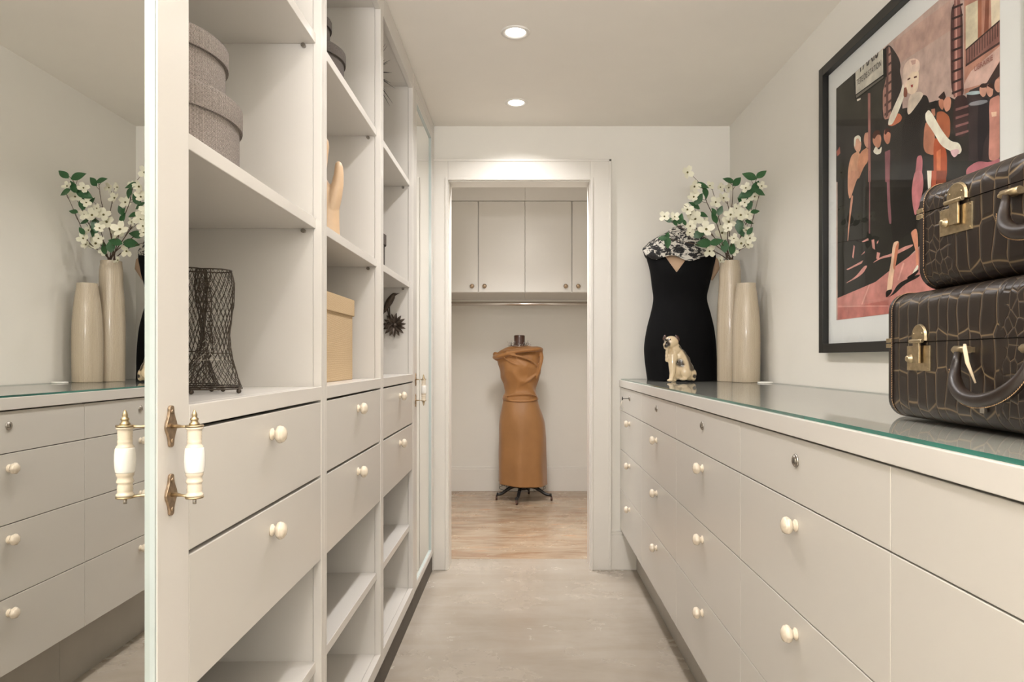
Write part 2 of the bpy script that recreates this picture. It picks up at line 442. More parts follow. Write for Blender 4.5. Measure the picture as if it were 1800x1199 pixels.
# door casing and jamb
bm = B()
CW = .1105
for (a, b_) in ((OL - CW, OL), (OR, OR + CW)):
    bx(bm, a, b_, YE - .018, YE, 0, OT + CW)
bx(bm, OL, OR, YE - .018, YE, OT, OT + CW)
for s, x in ((-1, OL), (1, OR)):      # inner bead and outer back band
    bx(bm, min(x, x + s * .014), max(x, x + s * .014), YE - .024, YE - .018, 0, OT + .014)
    bx(bm, min(x + s * (CW - .012), x + s * CW), max(x + s * (CW - .012), x + s * CW), YE - .022, YE - .018, 0, OT + CW)
bx(bm, OL, OR, YE - .024, YE - .018, OT, OT + .014)
bx(bm, OL - CW, OR + CW, YE - .022, YE - .018, OT + CW - .012, OT + CW)
struct('trim_1', bm, M['trim'], bevel=.002, label='white door casing around the doorway')
bm = B(); g = .004
bx(bm, OL, OL + g, YE, YE + TH, 0, OT); bx(bm, OR - g, OR, YE, YE + TH, 0, OT); bx(bm, OL + g, OR - g, YE, YE + TH, OT - g, OT)
struct('trim_2', bm, M['trim'], bevel=.0005, label='white jamb lining inside the doorway')

# ================================================================== SHARED SMALL PARTS (prototypes)
def knob_bm(c, axis):
    bm = B()
    prof = [(.0, .0), (.0112, .0), (.0118, .0014), (.0112, .0034), (.0090, .0044), (.0074, .0056), (.0072, .0074), (.0092, .0086), (.0128, .0108),
            (.0152, .0136), (.0163, .0168), (.0160, .0196), (.0152, .0204), (.0156, .0212), (.0142, .0240), (.0112, .0264), (.0076, .0280), (.0040, .0288), (.0, .0290)]
    lathe(bm, prof[:9], c, axis, 24)
    lathe(bm, prof[8:], c, axis, 24, lob=7, amp=.055)
    return bm
def lock_bm(c):
    bm = B()
    lathe(bm, [(0, 0), (.0125, 0), (.0130, .0015), (.0115, .0035), (.0092, .004), (.0090, .0055), (.0078, .006), (.0, .006)], c, '-X', 28)
    bx(bm, c[0] - .0066, c[0] - .0059, c[1] - .0009, c[1] + .0009, c[2] - .0045, c[2] + .0045, 1)
    return bm

# ================================================================== LEFT SHELVING UNITS
XF = -.474
def shelving(y0, y1, label, near_stile=True):
    t = thing('shelving_unit', (-.77, (y0 + y1) / 2, 0), label, 'cabinet', 'open shelving units along the left wall')
    m = M['paint']; s = .022; XB = -1.065
    xs = XF - .0205
    g = .0006
    box('side_panel', XB, xs, y0 + g, y0 + .0195, .096, CE - .001, m, t)
    box('side_panel', XB, xs, y1 - .0195, y1 - g, .096, CE - .001, m, t)
    box('back_panel', XB, XB + .008, y0 + .0195, y1 - .0195, .096, CE - .001, m, t, 0)
    box('bottom_panel', XB + .008, xs, y0 + .0195, y1 - .0195, .115, .137, m, t)
    box('top_panel', XB + .008, xs, y0 + .0195, y1 - .0195, 2.290, 2.312, m, t)
    box('counter_panel', XB + .008, xs, y0 + .0195, y1 - .0195, 1.033, 1.0550, m, t)
    bm = B()
    xa = xs + .0006
    if near_stile: bx(bm, xa, XF, y0 + g, y0 + s, .096, CE - .001)
    bx(bm, xa, XF, y1 - s, y1 - g, .096, CE - .001)
    ya = y0 + (s if near_stile else .0195)
    bx(bm, xa, XF, ya, y1 - s, .096, .1370)
    bx(bm, xa, XF, ya, y1 - s, 1.024, 1.0550)
    bx(bm, xa, XF, ya, y1 - s, 2.283, CE - .001)
    add('face_frame', bm, m, t, bevel=.0012)
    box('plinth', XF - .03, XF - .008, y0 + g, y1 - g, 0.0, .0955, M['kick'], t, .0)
    for z0, z1 in ((.385, .409), (1.426, 1.450), (1.861, 1.884)):
        sh = box('shelf', XB + .009, XF - .014, y0 + .0205, y1 - .0205, z0, z1, m, t)
        for yy in (y0 + .0195, y1 - .0195):
            sgn = 1 if yy < (y0 + y1) / 2 else -1
            bm = B(); tube(bm, [(-.516, yy, z0 - .0055), (-.516, yy + sgn * .009, z0 - .0055)], .0052, 12)
            add('shelf_pin', bm, M['nickel'], sh)
    for i, (z0, z1, kz) in enumerate(((.649, .841, .797), (.8475, 1.0185, .978))):
        bm = B(); bx(bm, XF - .020, XF - .0012, ya + .0025, y1 - s - .0025, z0, z1)
        d = add('drawer', bm, M['paint2'], t, bevel=.0014)
        bm = B(); bx(bm, XB + .05, XF - .0202, ya + .012, y1 - s - .012, z0 + .015, z1 - .02)
        add('drawer_box', bm, M['inside'], d)
        c = Vector((XF - .0012, (y0 + y1) / 2, kz))
        add('knob', knob_bm(c, 'X'), M['ivory'], d, origin=c)
    return t
U1 = shelving(.9495, 1.625, 'open white shelving unit nearest the camera, with the wire boots on it', False)
U2 = shelving(1.625, 2.292, 'middle open white shelving unit, holding the wooden hand and tan box')
U3 = shelving(2.292, 2.950, 'farthest open white shelving unit, with the iron bird hook inside')

# ================================================================== MIRRORED WARDROBES
def pull_handle(t, y, z, flip_tip):
    """bone pull between two brass arms; two small rosettes screwed to the stile"""
    xr = XF; xh = XF + .038
    h = add('handle', handle_grip(xh, y, z), M['ivory'], t, origin=(xh, y, z))
    bm = B()
    lathe(bm, [(0, -.0165), (.0114, -.0165), (.0120, -.015), (.0128, -.008), (.0131, 0), (.0128, .008), (.0120, .015), (.0114, .0165), (0, .0165)], (xh, y, z + .002), 'Z', 28)
    add('grip_sleeve', bm, M['porcelain'], h, smooth=False)
    tag(h.children[-1] if False else bpy.data.objects[h.name])
    for s in (1, -1):
        zz = z + s * .0458
        bm = B()       # rosette: lozenge plate lying on the stile
        pts = []
        for k in range(32):
            a = 2 * PI * k / 32
            v = .0280 * math.sin(a); q_ = abs(v) / .028
            wd = .0055 + .0088 * math.exp(-(q_ / .42) ** 2) if q_ < .86 else .0057 * math.sqrt(max(0, 1 - ((q_ - .86) / .14) ** 2))
            w = math.copysign(wd, math.cos(a)) if abs(math.cos(a)) > 1e-6 else 0
            pts.append((y + .0095 + w, zz + v))
        lo = [bm.verts.new((xr + .0002, p[0], p[1])) for p in pts]; hi = [bm.verts.new((xr + .0038, p[0] , p[1])) for p in pts]
        bm.faces.new(lo[::-1]); bm.faces.new(hi)
        for k in range(32): bm.faces.new((lo[k], lo[(k + 1) % 32], hi[(k + 1) % 32], hi[k]))
        bmesh.ops.recalc_face_normals(bm, faces=bm.faces[:])
        for sv in (1, -1): lathe(bm, [(0, 0), (.0034, 0), (.0030, .0016), (0, .002)], (xr + .0036, y + .0095, zz + sv * .0195), 'X', 12)
        add('rosette', bm, M['bronze'], h, bevel=.0006)
        bm = B()       # arm and end plate
        tube(bm, [(xr + .003, y + .0095, zz), (xr + .010, y + .009, zz), (xh - .018, y + .004, zz), (xh - .006, y, zz + s * .0010)], [.0048, .0038, .0024, .0030], 10, flat=(1, .7))
        lathe(bm, [(0, 0), (.0112, 0), (.0116, .0012), (.0112, .0024), (0, .0024)], (xh, y, zz + (.0002 if s > 0 else -.0026)), 'Z', 28)
        add('arm', bm, M['brass'], h)
    zt = z + .0458 + .0026
    fin = [(0, 0), (.0092, 0), (.0088, .0022), (.0068, .0035), (.0060, .0058), (.0072, .0072), (.0076, .0082), (.0050, .0098), (.0044, .0118), (.0052, .0128), (.0036, .0165), (.0012, .0200), (0, .0204)]; fin = [(a * .72, b) for a, b in fin]
    bm = B(); lathe(bm, fin, (xh, y, zt), 'Z', 24); add('finial', bm, M['brass'], h)
    bm = B()
    if flip_tip: lathe(bm, [(a, -b) for a, b in reversed(fin)], (xh, y, z - .0484), 'Z', 20)
    else: tube(bm, [(xh, y, z - .0484), (xh, y, z - .056)], .0024, 10)
    add('finial', bm, M['brass'] if flip_tip else M['nickel'], h)
    return h
def handle_grip(x, y, z):
    bm = B()
    P = [(0, -.0458), (.0142, -.0455), (.0142, -.043), (.0122, -.0415), (.0118, -.039), (.0124, -.037), (.0118, -.035), (.0122, -.033), (.0116, -.031), (.0112, -.029),
         (.0132, -.0275), (.0136, -.0262), (.0128, -.0245), (.0118, -.022), (.0122, -.0200), (.0136, -.0185), (.0142, -.0160), (.0142, .0190), (.0136, .0205), (.0118, .0220), (.0114, .0245), (.0120, .026), (.0116, .0275), (.0110, .030),
         (.0118, .032), (.0112, .034), (.0120, .036), (.0114, .038), (.0120, .040), (.0118, .0425), (.0140, .0435), (.0140, .0455), (0, .0458)]
    lathe(bm, [(r_ * .78, h_) for r_, h_ in P], (x, y, z), 'Z', 32)
    return bm
def wardrobe(y0, y1, dy0, dy1, hy, label, handle_flip):
    t = thing('mirrored_wardrobe', (-.77, (y0 + y1) / 2, 0), label, 'wardrobe')
    m = M['paint']; XB = -1.065; xs = XF - .0205; g = .0006
    box('side_panel', XB, xs, y0 + g, y0 + .0195, .096, CE - .001, m, t)
    box('side_panel', XB, xs, y1 - .0195, y1 - g, .096, CE - .001, m, t)
    box('back_panel', XB, XB + .008, y0 + .0195, y1 - .0195, .096, CE - .001, m, t, 0)
    box('bottom_panel', XB + .008, xs, y0 + .0195, y1 - .0195, .100, .120, m, t)
    box('top_panel', XB + .008, xs, y0 + .0195, y1 - .0195, 2.315, 2.335, m, t)
    box('top_rail', xs + .0006, XF, dy0, dy1, 2.312, CE - .001, m, t)
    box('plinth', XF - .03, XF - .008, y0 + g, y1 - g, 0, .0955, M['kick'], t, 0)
    ST = .084; zb, zt = .098, 2.309; mb, mt = .130, 2.262
    bm = B()
    bx(bm, xs + .0006, XF, dy0, dy0 + ST, zb, zt); bx(bm, xs + .0006, XF, dy1 - ST, dy1, zb, zt)
    bx(bm, xs + .0006, XF, dy0 + ST, dy1 - ST, zb, mb); bx(bm, xs + .0006, XF, dy0 + ST, dy1 - ST, mt, zt)
    d = add('door', bm, m, t, bevel=.0014)
    bm = B()
    bx(bm, xs + .002, XF - .008, dy0 + ST, dy1 - ST, mb, mt)
    add('mirror', bm, M['mirror'], d)
    bm = B(); w = .0035
    for a, b_ in ((dy0 + ST, dy0 + ST + w), (dy1 - ST - w, dy1 - ST)): bx(bm, XF - .008, XF - .0015, a, b_, mb, mt)
    bx(bm, XF - .008, XF - .0015, dy0 + ST + w, dy1 - ST - w, mb, mb + w); bx(bm, XF - .008, XF - .0015, dy0 + ST + w, dy1 - ST - w, mt - w, mt)
    add('glazing_bead', bm, M['bevel'], d)
    pull_handle(t, hy, .984, handle_flip)
    return t
wardrobe(.28, .949, .284, .968, .905, 'tall mirrored wardrobe nearest the camera with big bone and brass pull handle', False)
wardrobe(2.9505, 3.610, 2.953, 3.608, 2.985, 'tall mirrored wardrobe beside the doorway with a small bone pull handle', True)
wardrobe(-.40, .2795, -.396, .277, -.33, 'tall mirrored wardrobe behind the camera', False)
box_f = box('trim_5', XL, XF - .001, 3.611, YE - .0005, 0, CE, M['paint']); tag(box_f, 'white filler strip between the far wardrobe and the end wall', None, None, 'structure')

# ================================================================== RIGHT DRAWER CABINETS + WORKTOP
XD = .515
yb = [-.365, .297, .957, 1.620, 2.302, 2.968, YE - .002]
names = ['behind the camera', 'nearest the camera, under the suitcases, its knobs out of view', 'second from the camera, its lock in front of the big suitcase corner',
         'third from the camera, with one plain lock and three bone knobs', 'fourth from the camera, below the far end of the glass', 'at the far end beside the doorway, with a key in its lock']
rows = [(.850, .9695), (.6455, .8475), (.4350, .6430), (.2180, .4325)]
lock0 = None
for i in range(6):
    y0, y1 = yb[i], yb[i + 1]
    t = thing('drawer_cabinet', (.81, (y0 + y1) / 2, 0), 'white four-drawer cabinet ' + names[i], 'cabinet', 'built-in drawer cabinets along the right wall')
    g = .0006
    box('side_panel', XD + .0205, XR - .001, y0 + g, y0 + .018, .218, .9715, M['paint'], t)
    box('side_panel', XD + .0205, XR - .001, y1 - .018, y1 - g, .218, .9715, M['paint'], t)
    box('bottom_panel', XD + .0205, XR - .001, y0 + .018, y1 - .018, .218, .236, M['paint'], t)
    box('back_panel', XR - .012, XR - .001, y0 + .018, y1 - .018, .236, .9715, M['paint'], t, 0)
    box('plinth', .600, .618, y0 + g, y1 - g, 0, .2175, M['kick2'], t, 0)
    cy = (y0 + y1) / 2
    for r, (z0, z1) in enumerate(rows):
        bm = B(); bx(bm, XD, XD + .0195, y0 + .0009, y1 - .0009, z0, z1)
        d = add('drawer', bm, M['paint2'], t, bevel=.0012)
        bm = B(); bx(bm, XD + .0197, XR - .05, y0 + .022, y1 - .022, z0 + .02, z1 - .02); add('drawer_box', bm, M['inside'], d)
        if r == 0:
            c = (XD, cy, .928); add('lock', lock_bm(c), [M['nickel'], M['inside']], d, origin=c)
        else:
            c = (XD, cy, z1 - .042); add('knob', knob_bm(c, '-X'), M['ivory'], d, origin=c)
# worktop
bm = B(); bx(bm, XD - .006, XR - .0005, yb[0], YE - .0005, .9735, 1.009)
tag(add('worktop', bm, M['paint'], bevel=.0015), 'long white worktop running over the drawer cabinets', 'worktop')
bm = B(); vs = bx(bm, XD + .002, XR - .003, yb[0] + .01, YE - .012, 1.0092, 1.0152)
for f in bm.faces:
    f.material_index = 0 if abs(f.normal.z) > .5 or True else 1
bm.normal_update()
for f in bm.faces:
    f.material_index = 0 if abs(f.normal.z) > .5 else 1
tag(add('glass_top', bm, [M['glass'], M['glassedge']], bevel=0), 'clear glass sheet with green edge lying on the white worktop', 'glass')
GT = 1.0153
# key with ring and string in the farthest lock
ky = (yb[5] + yb[6]) / 2
t = thing('key', (XD - .008, ky, .928), 'small dark key with string hanging in the farthest drawer lock', 'key')
bm = B(); tube(bm, [(XD - .0063, ky, .928), (XD - .036, ky, .928)], .0016, 8)
tube(bm, [(XD - .036, ky + .009 * math.cos(a), .928 + .0085 * math.sin(a)) for a in [2 * PI * k / 14 for k in range(14)]], .0014, 6, closed=True)
add('key_blade', bm, M['iron'], t)
bm = B(); tube(bm, [(XD - .036, ky - .004, .920), (XD - .043, ky + .004, .895), (XD - .034, ky - .01, .885), (XD - .030, ky + .01, .868), (XD - .050, ky, .875), (XD - .046, ky - .004, .90), (XD - .037, ky, .9205)], .0010, 6)
add('string', bm, M['lace'], t)

# ================================================================== CEILING DOWNLIGHTS
def emis(name, c, s):
    t = NT(name); t.b.inputs['Base Color'].default_value = (.8, .8, .8, 1)
    t.b.inputs['Emission Color'].default_value = c; t.b.inputs['Emission Strength'].default_value = s; return t.m
M['bulb'] = emis('lamp_lens', (1, .97, .92, 1), 4.0)
for i, (x, y, wt) in enumerate(DL):
    lab = {0: 'round recessed ceiling downlight nearer the camera', 1: 'round recessed ceiling downlight nearer the doorway'}.get(i, ['', '', 'recessed ceiling downlight just ahead of the camera, above the frame', 'recessed ceiling downlight over the nearest shelving unit, above the frame', 'recessed ceiling downlight over the camera', 'recessed ceiling downlight behind the camera'][i])
    t = thing('downlight', (x, y, CE), lab, 'ceiling light', 'recessed downlights in the ceiling')
    bm = B()
    lathe(bm, [(.055, 0), (.055, -.003), (.050, -.005), (.044, -.0045), (.0375, -.0015), (.0375, -.0005)], (x, y, CE - .0002), 'Z', 40)
    bm.faces.ensure_lookup_table()
    dele = [f for f in bm.faces if len(f.verts) > 4]
    bmesh.ops.delete(bm, geom=dele, context='FACES')
    add('trim_ring', bm, M['trim'], t)
    bm = B(); lathe(bm, [(0, -.0015), (.0374, -.0015), (.0374, -.0003), (0, -.0003)], (x, y, CE), 'Z', 40); add('lens', bm, M['bulb'], t)
    l = area('downlight_lamp', (x, y, CE - .008), (0, 0, 0), .075, 0, wt, WARM, math.radians(136), 'DISK')
area('closet_fill', (-.0, 3.98, 2.41), (0, 0, 0), .40, 0, 13.0, WARM, math.radians(124), 'DISK')  # added closet fill without a fixture, spread narrowed to spare the cupboards

# ================================================================== HAT BOXES
def hatbox(cx, cy, z0, R, H, lid, mat, label, group):
    t = thing('hat_box', (cx, cy, z0), label, 'box', group)
    bm = B(); lathe(bm, [(0, 0), (R - .006, 0), (R - .005, .001), (R - .005, H - lid * .6), (0, H - lid * .6)], (cx, cy, z0), 'Z', 72, uv=True)
    add('body', bm, mat, t, smooth=True, sharp=40)
    bm = B(); lathe(bm, [(R - .003, H - lid), (R, H - lid), (R + .0005, H - lid + .002), (R + .0005, H - .003), (R - .003, H), (0, H)], (cx, cy, z0), 'Z', 72, uv=True)
    add('lid', bm, mat, t, smooth=True, sharp=40)
    return t
hatbox(-.665, 1.17, 1.4503, .170, .1135, .040, M['linen'], 'large round grey linen hat box, lower of the pair in the nearest shelving unit', 'grey hat boxes')
hatbox(-.652, 1.17, 1.5640, .135, .100, .034, M['linen'], 'smaller round grey linen hat box stacked on the large one nearest the camera', 'grey hat boxes')
hatbox(-.6165, 1.885, 1.8843, .122, .084, .030, M['linen_dark'], 'round grey hat box darkened for shade, lower one on the top shelf of middle unit', 'grey hat boxes')
hatbox(-.6170, 1.880, 1.9685, .086, .086, .026, M['linen_dark'], 'smallest round grey hat box darkened for shade, on top in the middle unit', 'grey hat boxes')
hatbox(-.598, 2.52, 1.4503, .090, .130, .040, M['linen_dark'], 'grey round box half hidden on the middle shelf of the farthest unit', 'grey hat boxes')

# ================================================================== TAN BOX
t = thing('storage_box', (-.69, 1.99, 1.0553), 'tall tan woven-paper box with a lift-off lid below the wooden hand', 'box')
def uvbox(bm):
    uvl = bm.loops.layers.uv.verify(); bm.normal_update()
    for f in bm.faces:
        for lp in f.loops:
            c = lp.vert.co; n = f.normal
            lp[uvl].uv = (c.y, c.z) if abs(n.x) > .5 else ((c.x, c.z) if abs(n.y) > .5 else (c.x, c.y))
bm = B(); bx(bm, -.85, -.541, 1.80, 2.162, 1.0553, 1.272); uvbox(bm); add('body', bm, M['tanbox'], t, bevel=.002)
bm = B(); bx(bm, -.855, -.536, 1.795, 2.168, 1.254, 1.306); uvbox(bm); add('lid', bm, M['tanbox'], t, bevel=.002)

def remeshed(name, bm, mat, parent, vox, it, ground=True):
    """fuse overlapping closed shapes into one continuous skin"""
    org = ORG[parent]
    for v in bm.verts: v.co -= org
    me = bpy.data.meshes.new(name); bm.to_mesh(me); bm.free()
    o = bpy.data.objects.new(name, me); link(o)
    rm = o.modifiers.new('remesh', 'REMESH'); rm.mode = 'VOXEL'; rm.voxel_size = vox
    sm = o.modifiers.new('smooth', 'SMOOTH'); sm.factor = .5; sm.iterations = it
    dg = bpy.context.evaluated_depsgraph_get(); me2 = bpy.data.meshes.new_from_object(o.evaluated_get(dg))
    o.modifiers.clear(); o.data = me2; me2.materials.clear(); me2.materials.append(mat)
    zm = min(v.co.z for v in me2.vertices) if ground else 0
    for v in me2.vertices: v.co.z -= zm
    for p in me2.polygons: p.use_smooth = True
    o.parent = parent; ORG[o] = org; return o

# ================================================================== WOODEN HAND (glove form)
def skinned(name, chains, parent, mat, origin=None, sub=2):
    """chains: list of [ (pos, radius), ...]; first point of later chains merges into the root mesh by a shared index given as int"""
    verts, edges, rad = [], [], []
    for ch in chains:
        prev = None
        for it in ch:
            if isinstance(it, int): prev = it; continue
            verts.append(Vector(it[0])); rad.append(it[1]); i = len(verts) - 1
            if prev is not None: edges.append((prev, i))
            prev = i
    org = ORG[parent] if parent is not None else Vector(origin)
    me = bpy.data.meshes.new(name); me.from_pydata([v - org for v in verts], edges, [])
    o = bpy.data.objects.new(name, me); link(o)
    sk = o.modifiers.new('skin', 'SKIN'); sk.use_smooth_shade = True
    lay = me.skin_vertices[0].data if len(me.skin_vertices) else None
    if lay is None:
        me.attributes.new  # pragma: no cover
    for i, r in enumerate(rad):
        rr = r if isinstance(r, tuple) else (r, r)
        lay[i].radius = rr; lay[i].use_root = (i == 0)
    sb = o.modifiers.new('sub', 'SUBSURF'); sb.levels = sub; sb.render_levels = sub
    dg = bpy.context.evaluated_depsgraph_get()
    me2 = bpy.data.meshes.new_from_object(o.evaluated_get(dg))
    o.modifiers.clear(); o.data = me2; me2.materials.clear(); me2.materials.append(mat)
    for p in me2.polygons: p.use_smooth = True
    if parent is not None: o.parent = parent; o.location = (0, 0, 0)
    else: o.location = org
    ORG[o] = org
    return o
hy = 1.90; hb = 1.4503
t = thing('hand_form', (-.565, hy, hb), 'pale wooden hand-shaped glove form standing upright with its thumb out', 'glove form')
def hp(x, z, r, dy=0): return (Vector((x, hy + dy, hb + z)), r)
bm = B()
sec = [(hb, -.553, hy, .043, .029), (hb + .05, -.554, hy, .042, .027), (hb + .10, -.558, hy, .045, .024), (hb + .135, -.570, hy, .050, .021), (hb + .160, -.585, hy, .044, .018), (hb + .180, -.592, hy, .038, .015), (hb + .190, -.592, hy, .026, .008)]
loft(bm, dense(sec, 4), 28)
ths = [Vector((-.535, hy, hb + .085)), Vector((-.525, hy, hb + .125)), Vector((-.5165, hy, hb + .158)), Vector((-.5135, hy, hb + .185)), Vector((-.5135, hy, hb + .204)), Vector((-.515, hy, hb + .215)), Vector((-.516, hy, hb + .2205))]
tube(bm, ths, [.022, .0205, .0165, .0135, .0115, .0085, .002], 16)
for k, (xx, top, lean) in enumerate(((-.563, .286, .012), (-.583, .300, .002), (-.602, .290, -.006), (-.620, .262, -.018))):
    b0 = .165 - .006 * k
    pts = [Vector((xx + lean * s, hy + .004 * math.sin(s * 3), hb + b0 + (top - b0) * s)) for s in (0, .3, .55, .8, .93, 1)]
    tube(bm, pts, [.0125, .0112, .0112, .0122, .0095, .003], 14)
bmesh.ops.recalc_face_normals(bm, faces=bm.faces[:])
remeshed('hand', bm, M['wood_hand'], t, .0026, 4)

# ================================================================== WIRE BOOTS
def boot(cx, cy, label, ang, hs=1.0):
    z0 = 1.0553
    t = thing('wire_boot', (cx, cy, z0), label, 'sculpture', 'wire mesh boots')
    ca, sa = math.cos(ang), math.sin(ang)
    H = .232 * hs
    prof = [(0.0, .062, .050, -.014), (.05, .058, .046, -.014), (.14, .048, .038, -.010), (.26, .035, .032, -.004), (.36, .027, .027, .000), (.45, .0245, .0255, .001), (.58, .028, .028, .001), (.75, .034, .031, .000), (.88, .036, .032, -.001), (1.0, .032, .029, -.003)]
    def P(u, v):
        for i in range(len(prof) - 1):
            if v <= prof[i + 1][0]: break
        a, b_ = prof[i], prof[i + 1]; s = (v - a[0]) / (b_[0] - a[0]); s = s * s * (3 - 2 * s)
        rx = a[1] + (b_[1] - a[1]) * s; ry = a[2] + (b_[2] - a[2]) * s; ox = a[3] + (b_[3] - a[3]) * s
        r = 1 + .03 * noise.noise(Vector((u * 2, v * 9, cx * 31)))
        x, y = ox + rx * math.cos(u) * r, ry * math.sin(u) * r
        return Vector((cx + x * ca - y * sa, cy + x * sa + y * ca, z0 + .009 + v * (H - .010)))
    R_, C_ = 20, 23
    bm = B()
    nodes = [[P(2 * PI * (c + .5 * (r % 2)) / C_ + random.uniform(-.04, .04), r / R_) for c in range(C_)] for r in range(R_ + 1)]
    for r in range(R_):
        for c in range(C_):
            q = nodes[r][c]
            nb = (c, c - 1) if r % 2 == 0 else (c, (c + 1) % C_)
            for k in nb: tube(bm, [q, nodes[r + 1][k % C_]], .00062, 4, caps=False)
    w = add('wire_mesh', bm, M['wire'], t)
    bm = B()
    for v, rr in ((1.0, .0014), (0.0, .0016), (.30, .0010), (.02, .0012)):
        tube(bm, [P(2 * PI * k / 40, v) for k in range(40)], rr, 6, closed=True)
    for u in (0.15, 2.4, 3.9, 4.4, 4.95):
        tube(bm, [P(u + .12 * math.sin(v * 7), v / 20) for v in range(21)], .0011, 6)
    tube(bm, [P(4.05 + 1.2 * s, .30 + .17 * math.sin(PI * s)) for s in [k / 12 for k in range(13)]], .0012, 6)
    add('rim', bm, M['wire'], t)
    bm = B()
    for i in range(6):
        v = .48 + .082 * i
        for u in (4.15, 4.75):
            a = P(u, v); b_ = P(u + .3, v); c_ = P(u + .3, v + .03); d_ = P(u, v + .03)
            tube(bm, [a, b_, c_, d_], .0010, 5)
    add('hook', bm, M['wire'], t)
    bm = B()
    tube(bm, [P(2.6 + .35 * k, .24 + .004 * math.sin(k)) * 1.0 for k in range(10)], .0007, 5)
    for i in range(3):
        tube(bm, [P(3.6 + .25 * k, .28 + .05 * i + .03 * math.sin(k * 1.5 + i)) for k in range(8)], .0006, 5)
    add('lace', bm, M['lace'], t)
    for u in (0.0, 1.6, 2.7, 3.7, 4.7):
        p = P(u, 0); bm = B(); ball(bm, (p.x, p.y, z0 + .0046), .0045, 10); tube(bm, [(p.x, p.y, z0 + .006), (p.x, p.y, z0 + .012)], .0018, 6)
        add('foot', bm, M['wire'], t)
    return t
boot(-.580, 1.285, 'rusty wire mesh boot in front, nearer the shelf edge', -.15)
boot(-.672, 1.378, 'rusty wire mesh boot behind the other, partly hidden by the wardrobe', 2.2, 1.06)

# ================================================================== SPIKY ORNAMENT
zc = 2.146; c0 = Vector((-.550, 2.45, zc)); s0 = 1.8843
t = thing('starburst_ornament', (c0.x, c0.y, s0), 'black spiky starburst ornament on the top shelf of the farthest unit', 'ornament')
bm = B(); lathe(bm, [(0, 0), (.045, 0), (.045, .006), (.008, .012), (.004, .03), (.0035, zc - s0 - .01), (0, zc - s0 - .01)], (c0.x, c0.y, s0), 'Z', 24); add('stand', bm, M['iron'], t)
bm = B(); ball(bm, c0, .018, 14); add('core', bm, M['iron'], t)
for k in range(46):
    ph = math.acos(1 - 2 * (k + .5) / 46); th = k * 2.39996
    d = Vector((math.sin(ph) * math.cos(th), math.sin(ph) * math.sin(th), math.cos(ph)))
    L = random.uniform(.085, .115)
    if d.x > .3: L = min(.15, .067 / d.x)
    if d.y < 0: L = min(L, .115)
    bm = B(); tube(bm, [c0 + d * .012, c0 + d * L * .5 + Vector((0, 0, .003)), c0 + d * L], [.0022, .0016, .0003], 6); add('spike', bm, M['iron'], t)

# ================================================================== IRON BIRD HOOK
yw = 2.9300
def wp(x, y, dy=0):  # point on the far gable panel seen at photo position
    p = px(x, y, Z=yw - dy); return Vector((p.x, yw - dy, p.z))
ctr = wp(694, 572)
t = thing('bird_hook', (ctr.x, yw, ctr.z), 'dark cast iron hook of a bird perched above a petalled flower', 'hook')
def petal_mesh(c, ang, L, Wd, dy):
    bm = B(); n = 7; top = []; bot = []
    d = Vector((math.cos(ang), 0, math.sin(ang))); s = Vector((-math.sin(ang), 0, math.cos(ang)))
    for i in range(n):
        u = i / (n - 1); w = Wd * math.sin(PI * min(1, (u * .85 + .15))) ** .7 if i < n - 1 else 0.0004
        w = max(w, .0005)
        base = c + d * (L * (.12 + .88 * u))
        yy = dy + .010 * math.sin(u * 2.4)
        top.append([bm.verts.new(base + s * w + Vector((0, -yy, 0))), bm.verts.new(base + Vector((0, -yy + .004 * (1 - u) , 0))), bm.verts.new(base - s * w + Vector((0, -yy, 0)))])
        bot.append([bm.verts.new(base + s * w + Vector((0, -yy + .003, 0))), bm.verts.new(base - s * w + Vector((0, -yy + .003, 0)))])
    for i in range(n - 1):
        a, b_ = top[i], top[i + 1]; e, g_ = bot[i], bot[i + 1]
        bm.faces.new((a[0], a[1], b_[1], b_[0])); bm.faces.new((a[1], a[2], b_[2], b_[1]))
        bm.faces.new((e[0], g_[0], g_[1], e[1])); bm.faces.new((a[0], b_[0], g_[0], e[0])); bm.faces.new((a[2], e[1], g_[1], b_[2]))
    bmesh.ops.recalc_face_normals(bm, faces=bm.faces[:]); return bm
bm = B(); lathe(bm, [(0, .001), (.020, .001), (.020, .005), (.010, .010), (.006, .014), (0, .016)], (ctr.x, yw, ctr.z), '-Y', 20); add('backplate', bm, M['castiron'], t)
for k in range(15):
    add('petal', petal_mesh(ctr, 2 * PI * k / 15 + .12, .050 + .003 * (k % 2), .0072, .006 + .004 * (k % 2)), M['castiron'], t)
bm = B(); q = [wp(683, 566, .012), wp(677, 575, .03), wp(681, 581, .035), wp(684, 574, .03), wp(690, 570, .012)]; tube(bm, q, .0028, 8); add('hook', bm, M['castiron'], t)
bm = B()
bp = [wp(676, 549, .014), wp(679, 540, .014), wp(684, 531, .015), wp(689, 523, .016), wp(692, 518.5, .017), wp(695, 517.5, .017), wp(698, 516.8, .017), wp(702.5, 515.2, .017)]
def smooth_tube(bm, pts, rr, n):
    q = dense([tuple(p) + (r,) for p, r in zip(pts, rr)], 5); tube(bm, [Vector(a[:3]) for a in q], [max(a[3], .0003) for a in q], n)
smooth_tube(bm, bp, [.004, .0105, .0145, .0125, .0088, .0055, .0022, .0006], 18)
smooth_tube(bm, [wp(682, 530, .026), wp(679, 538, .027), wp(676, 546, .023), wp(674, 552, .016)], [.004, .0075, .005, .001], 12)
tube(bm, [wp(684.5, 540, .013), wp(685, 550, .010), wp(686, 562, .008)], .0024, 8); tube(bm, [wp(681, 542, .013), wp(683, 553, .01), wp(685, 562, .008)], .0024, 8)
add('bird', bm, M['castiron'], t)

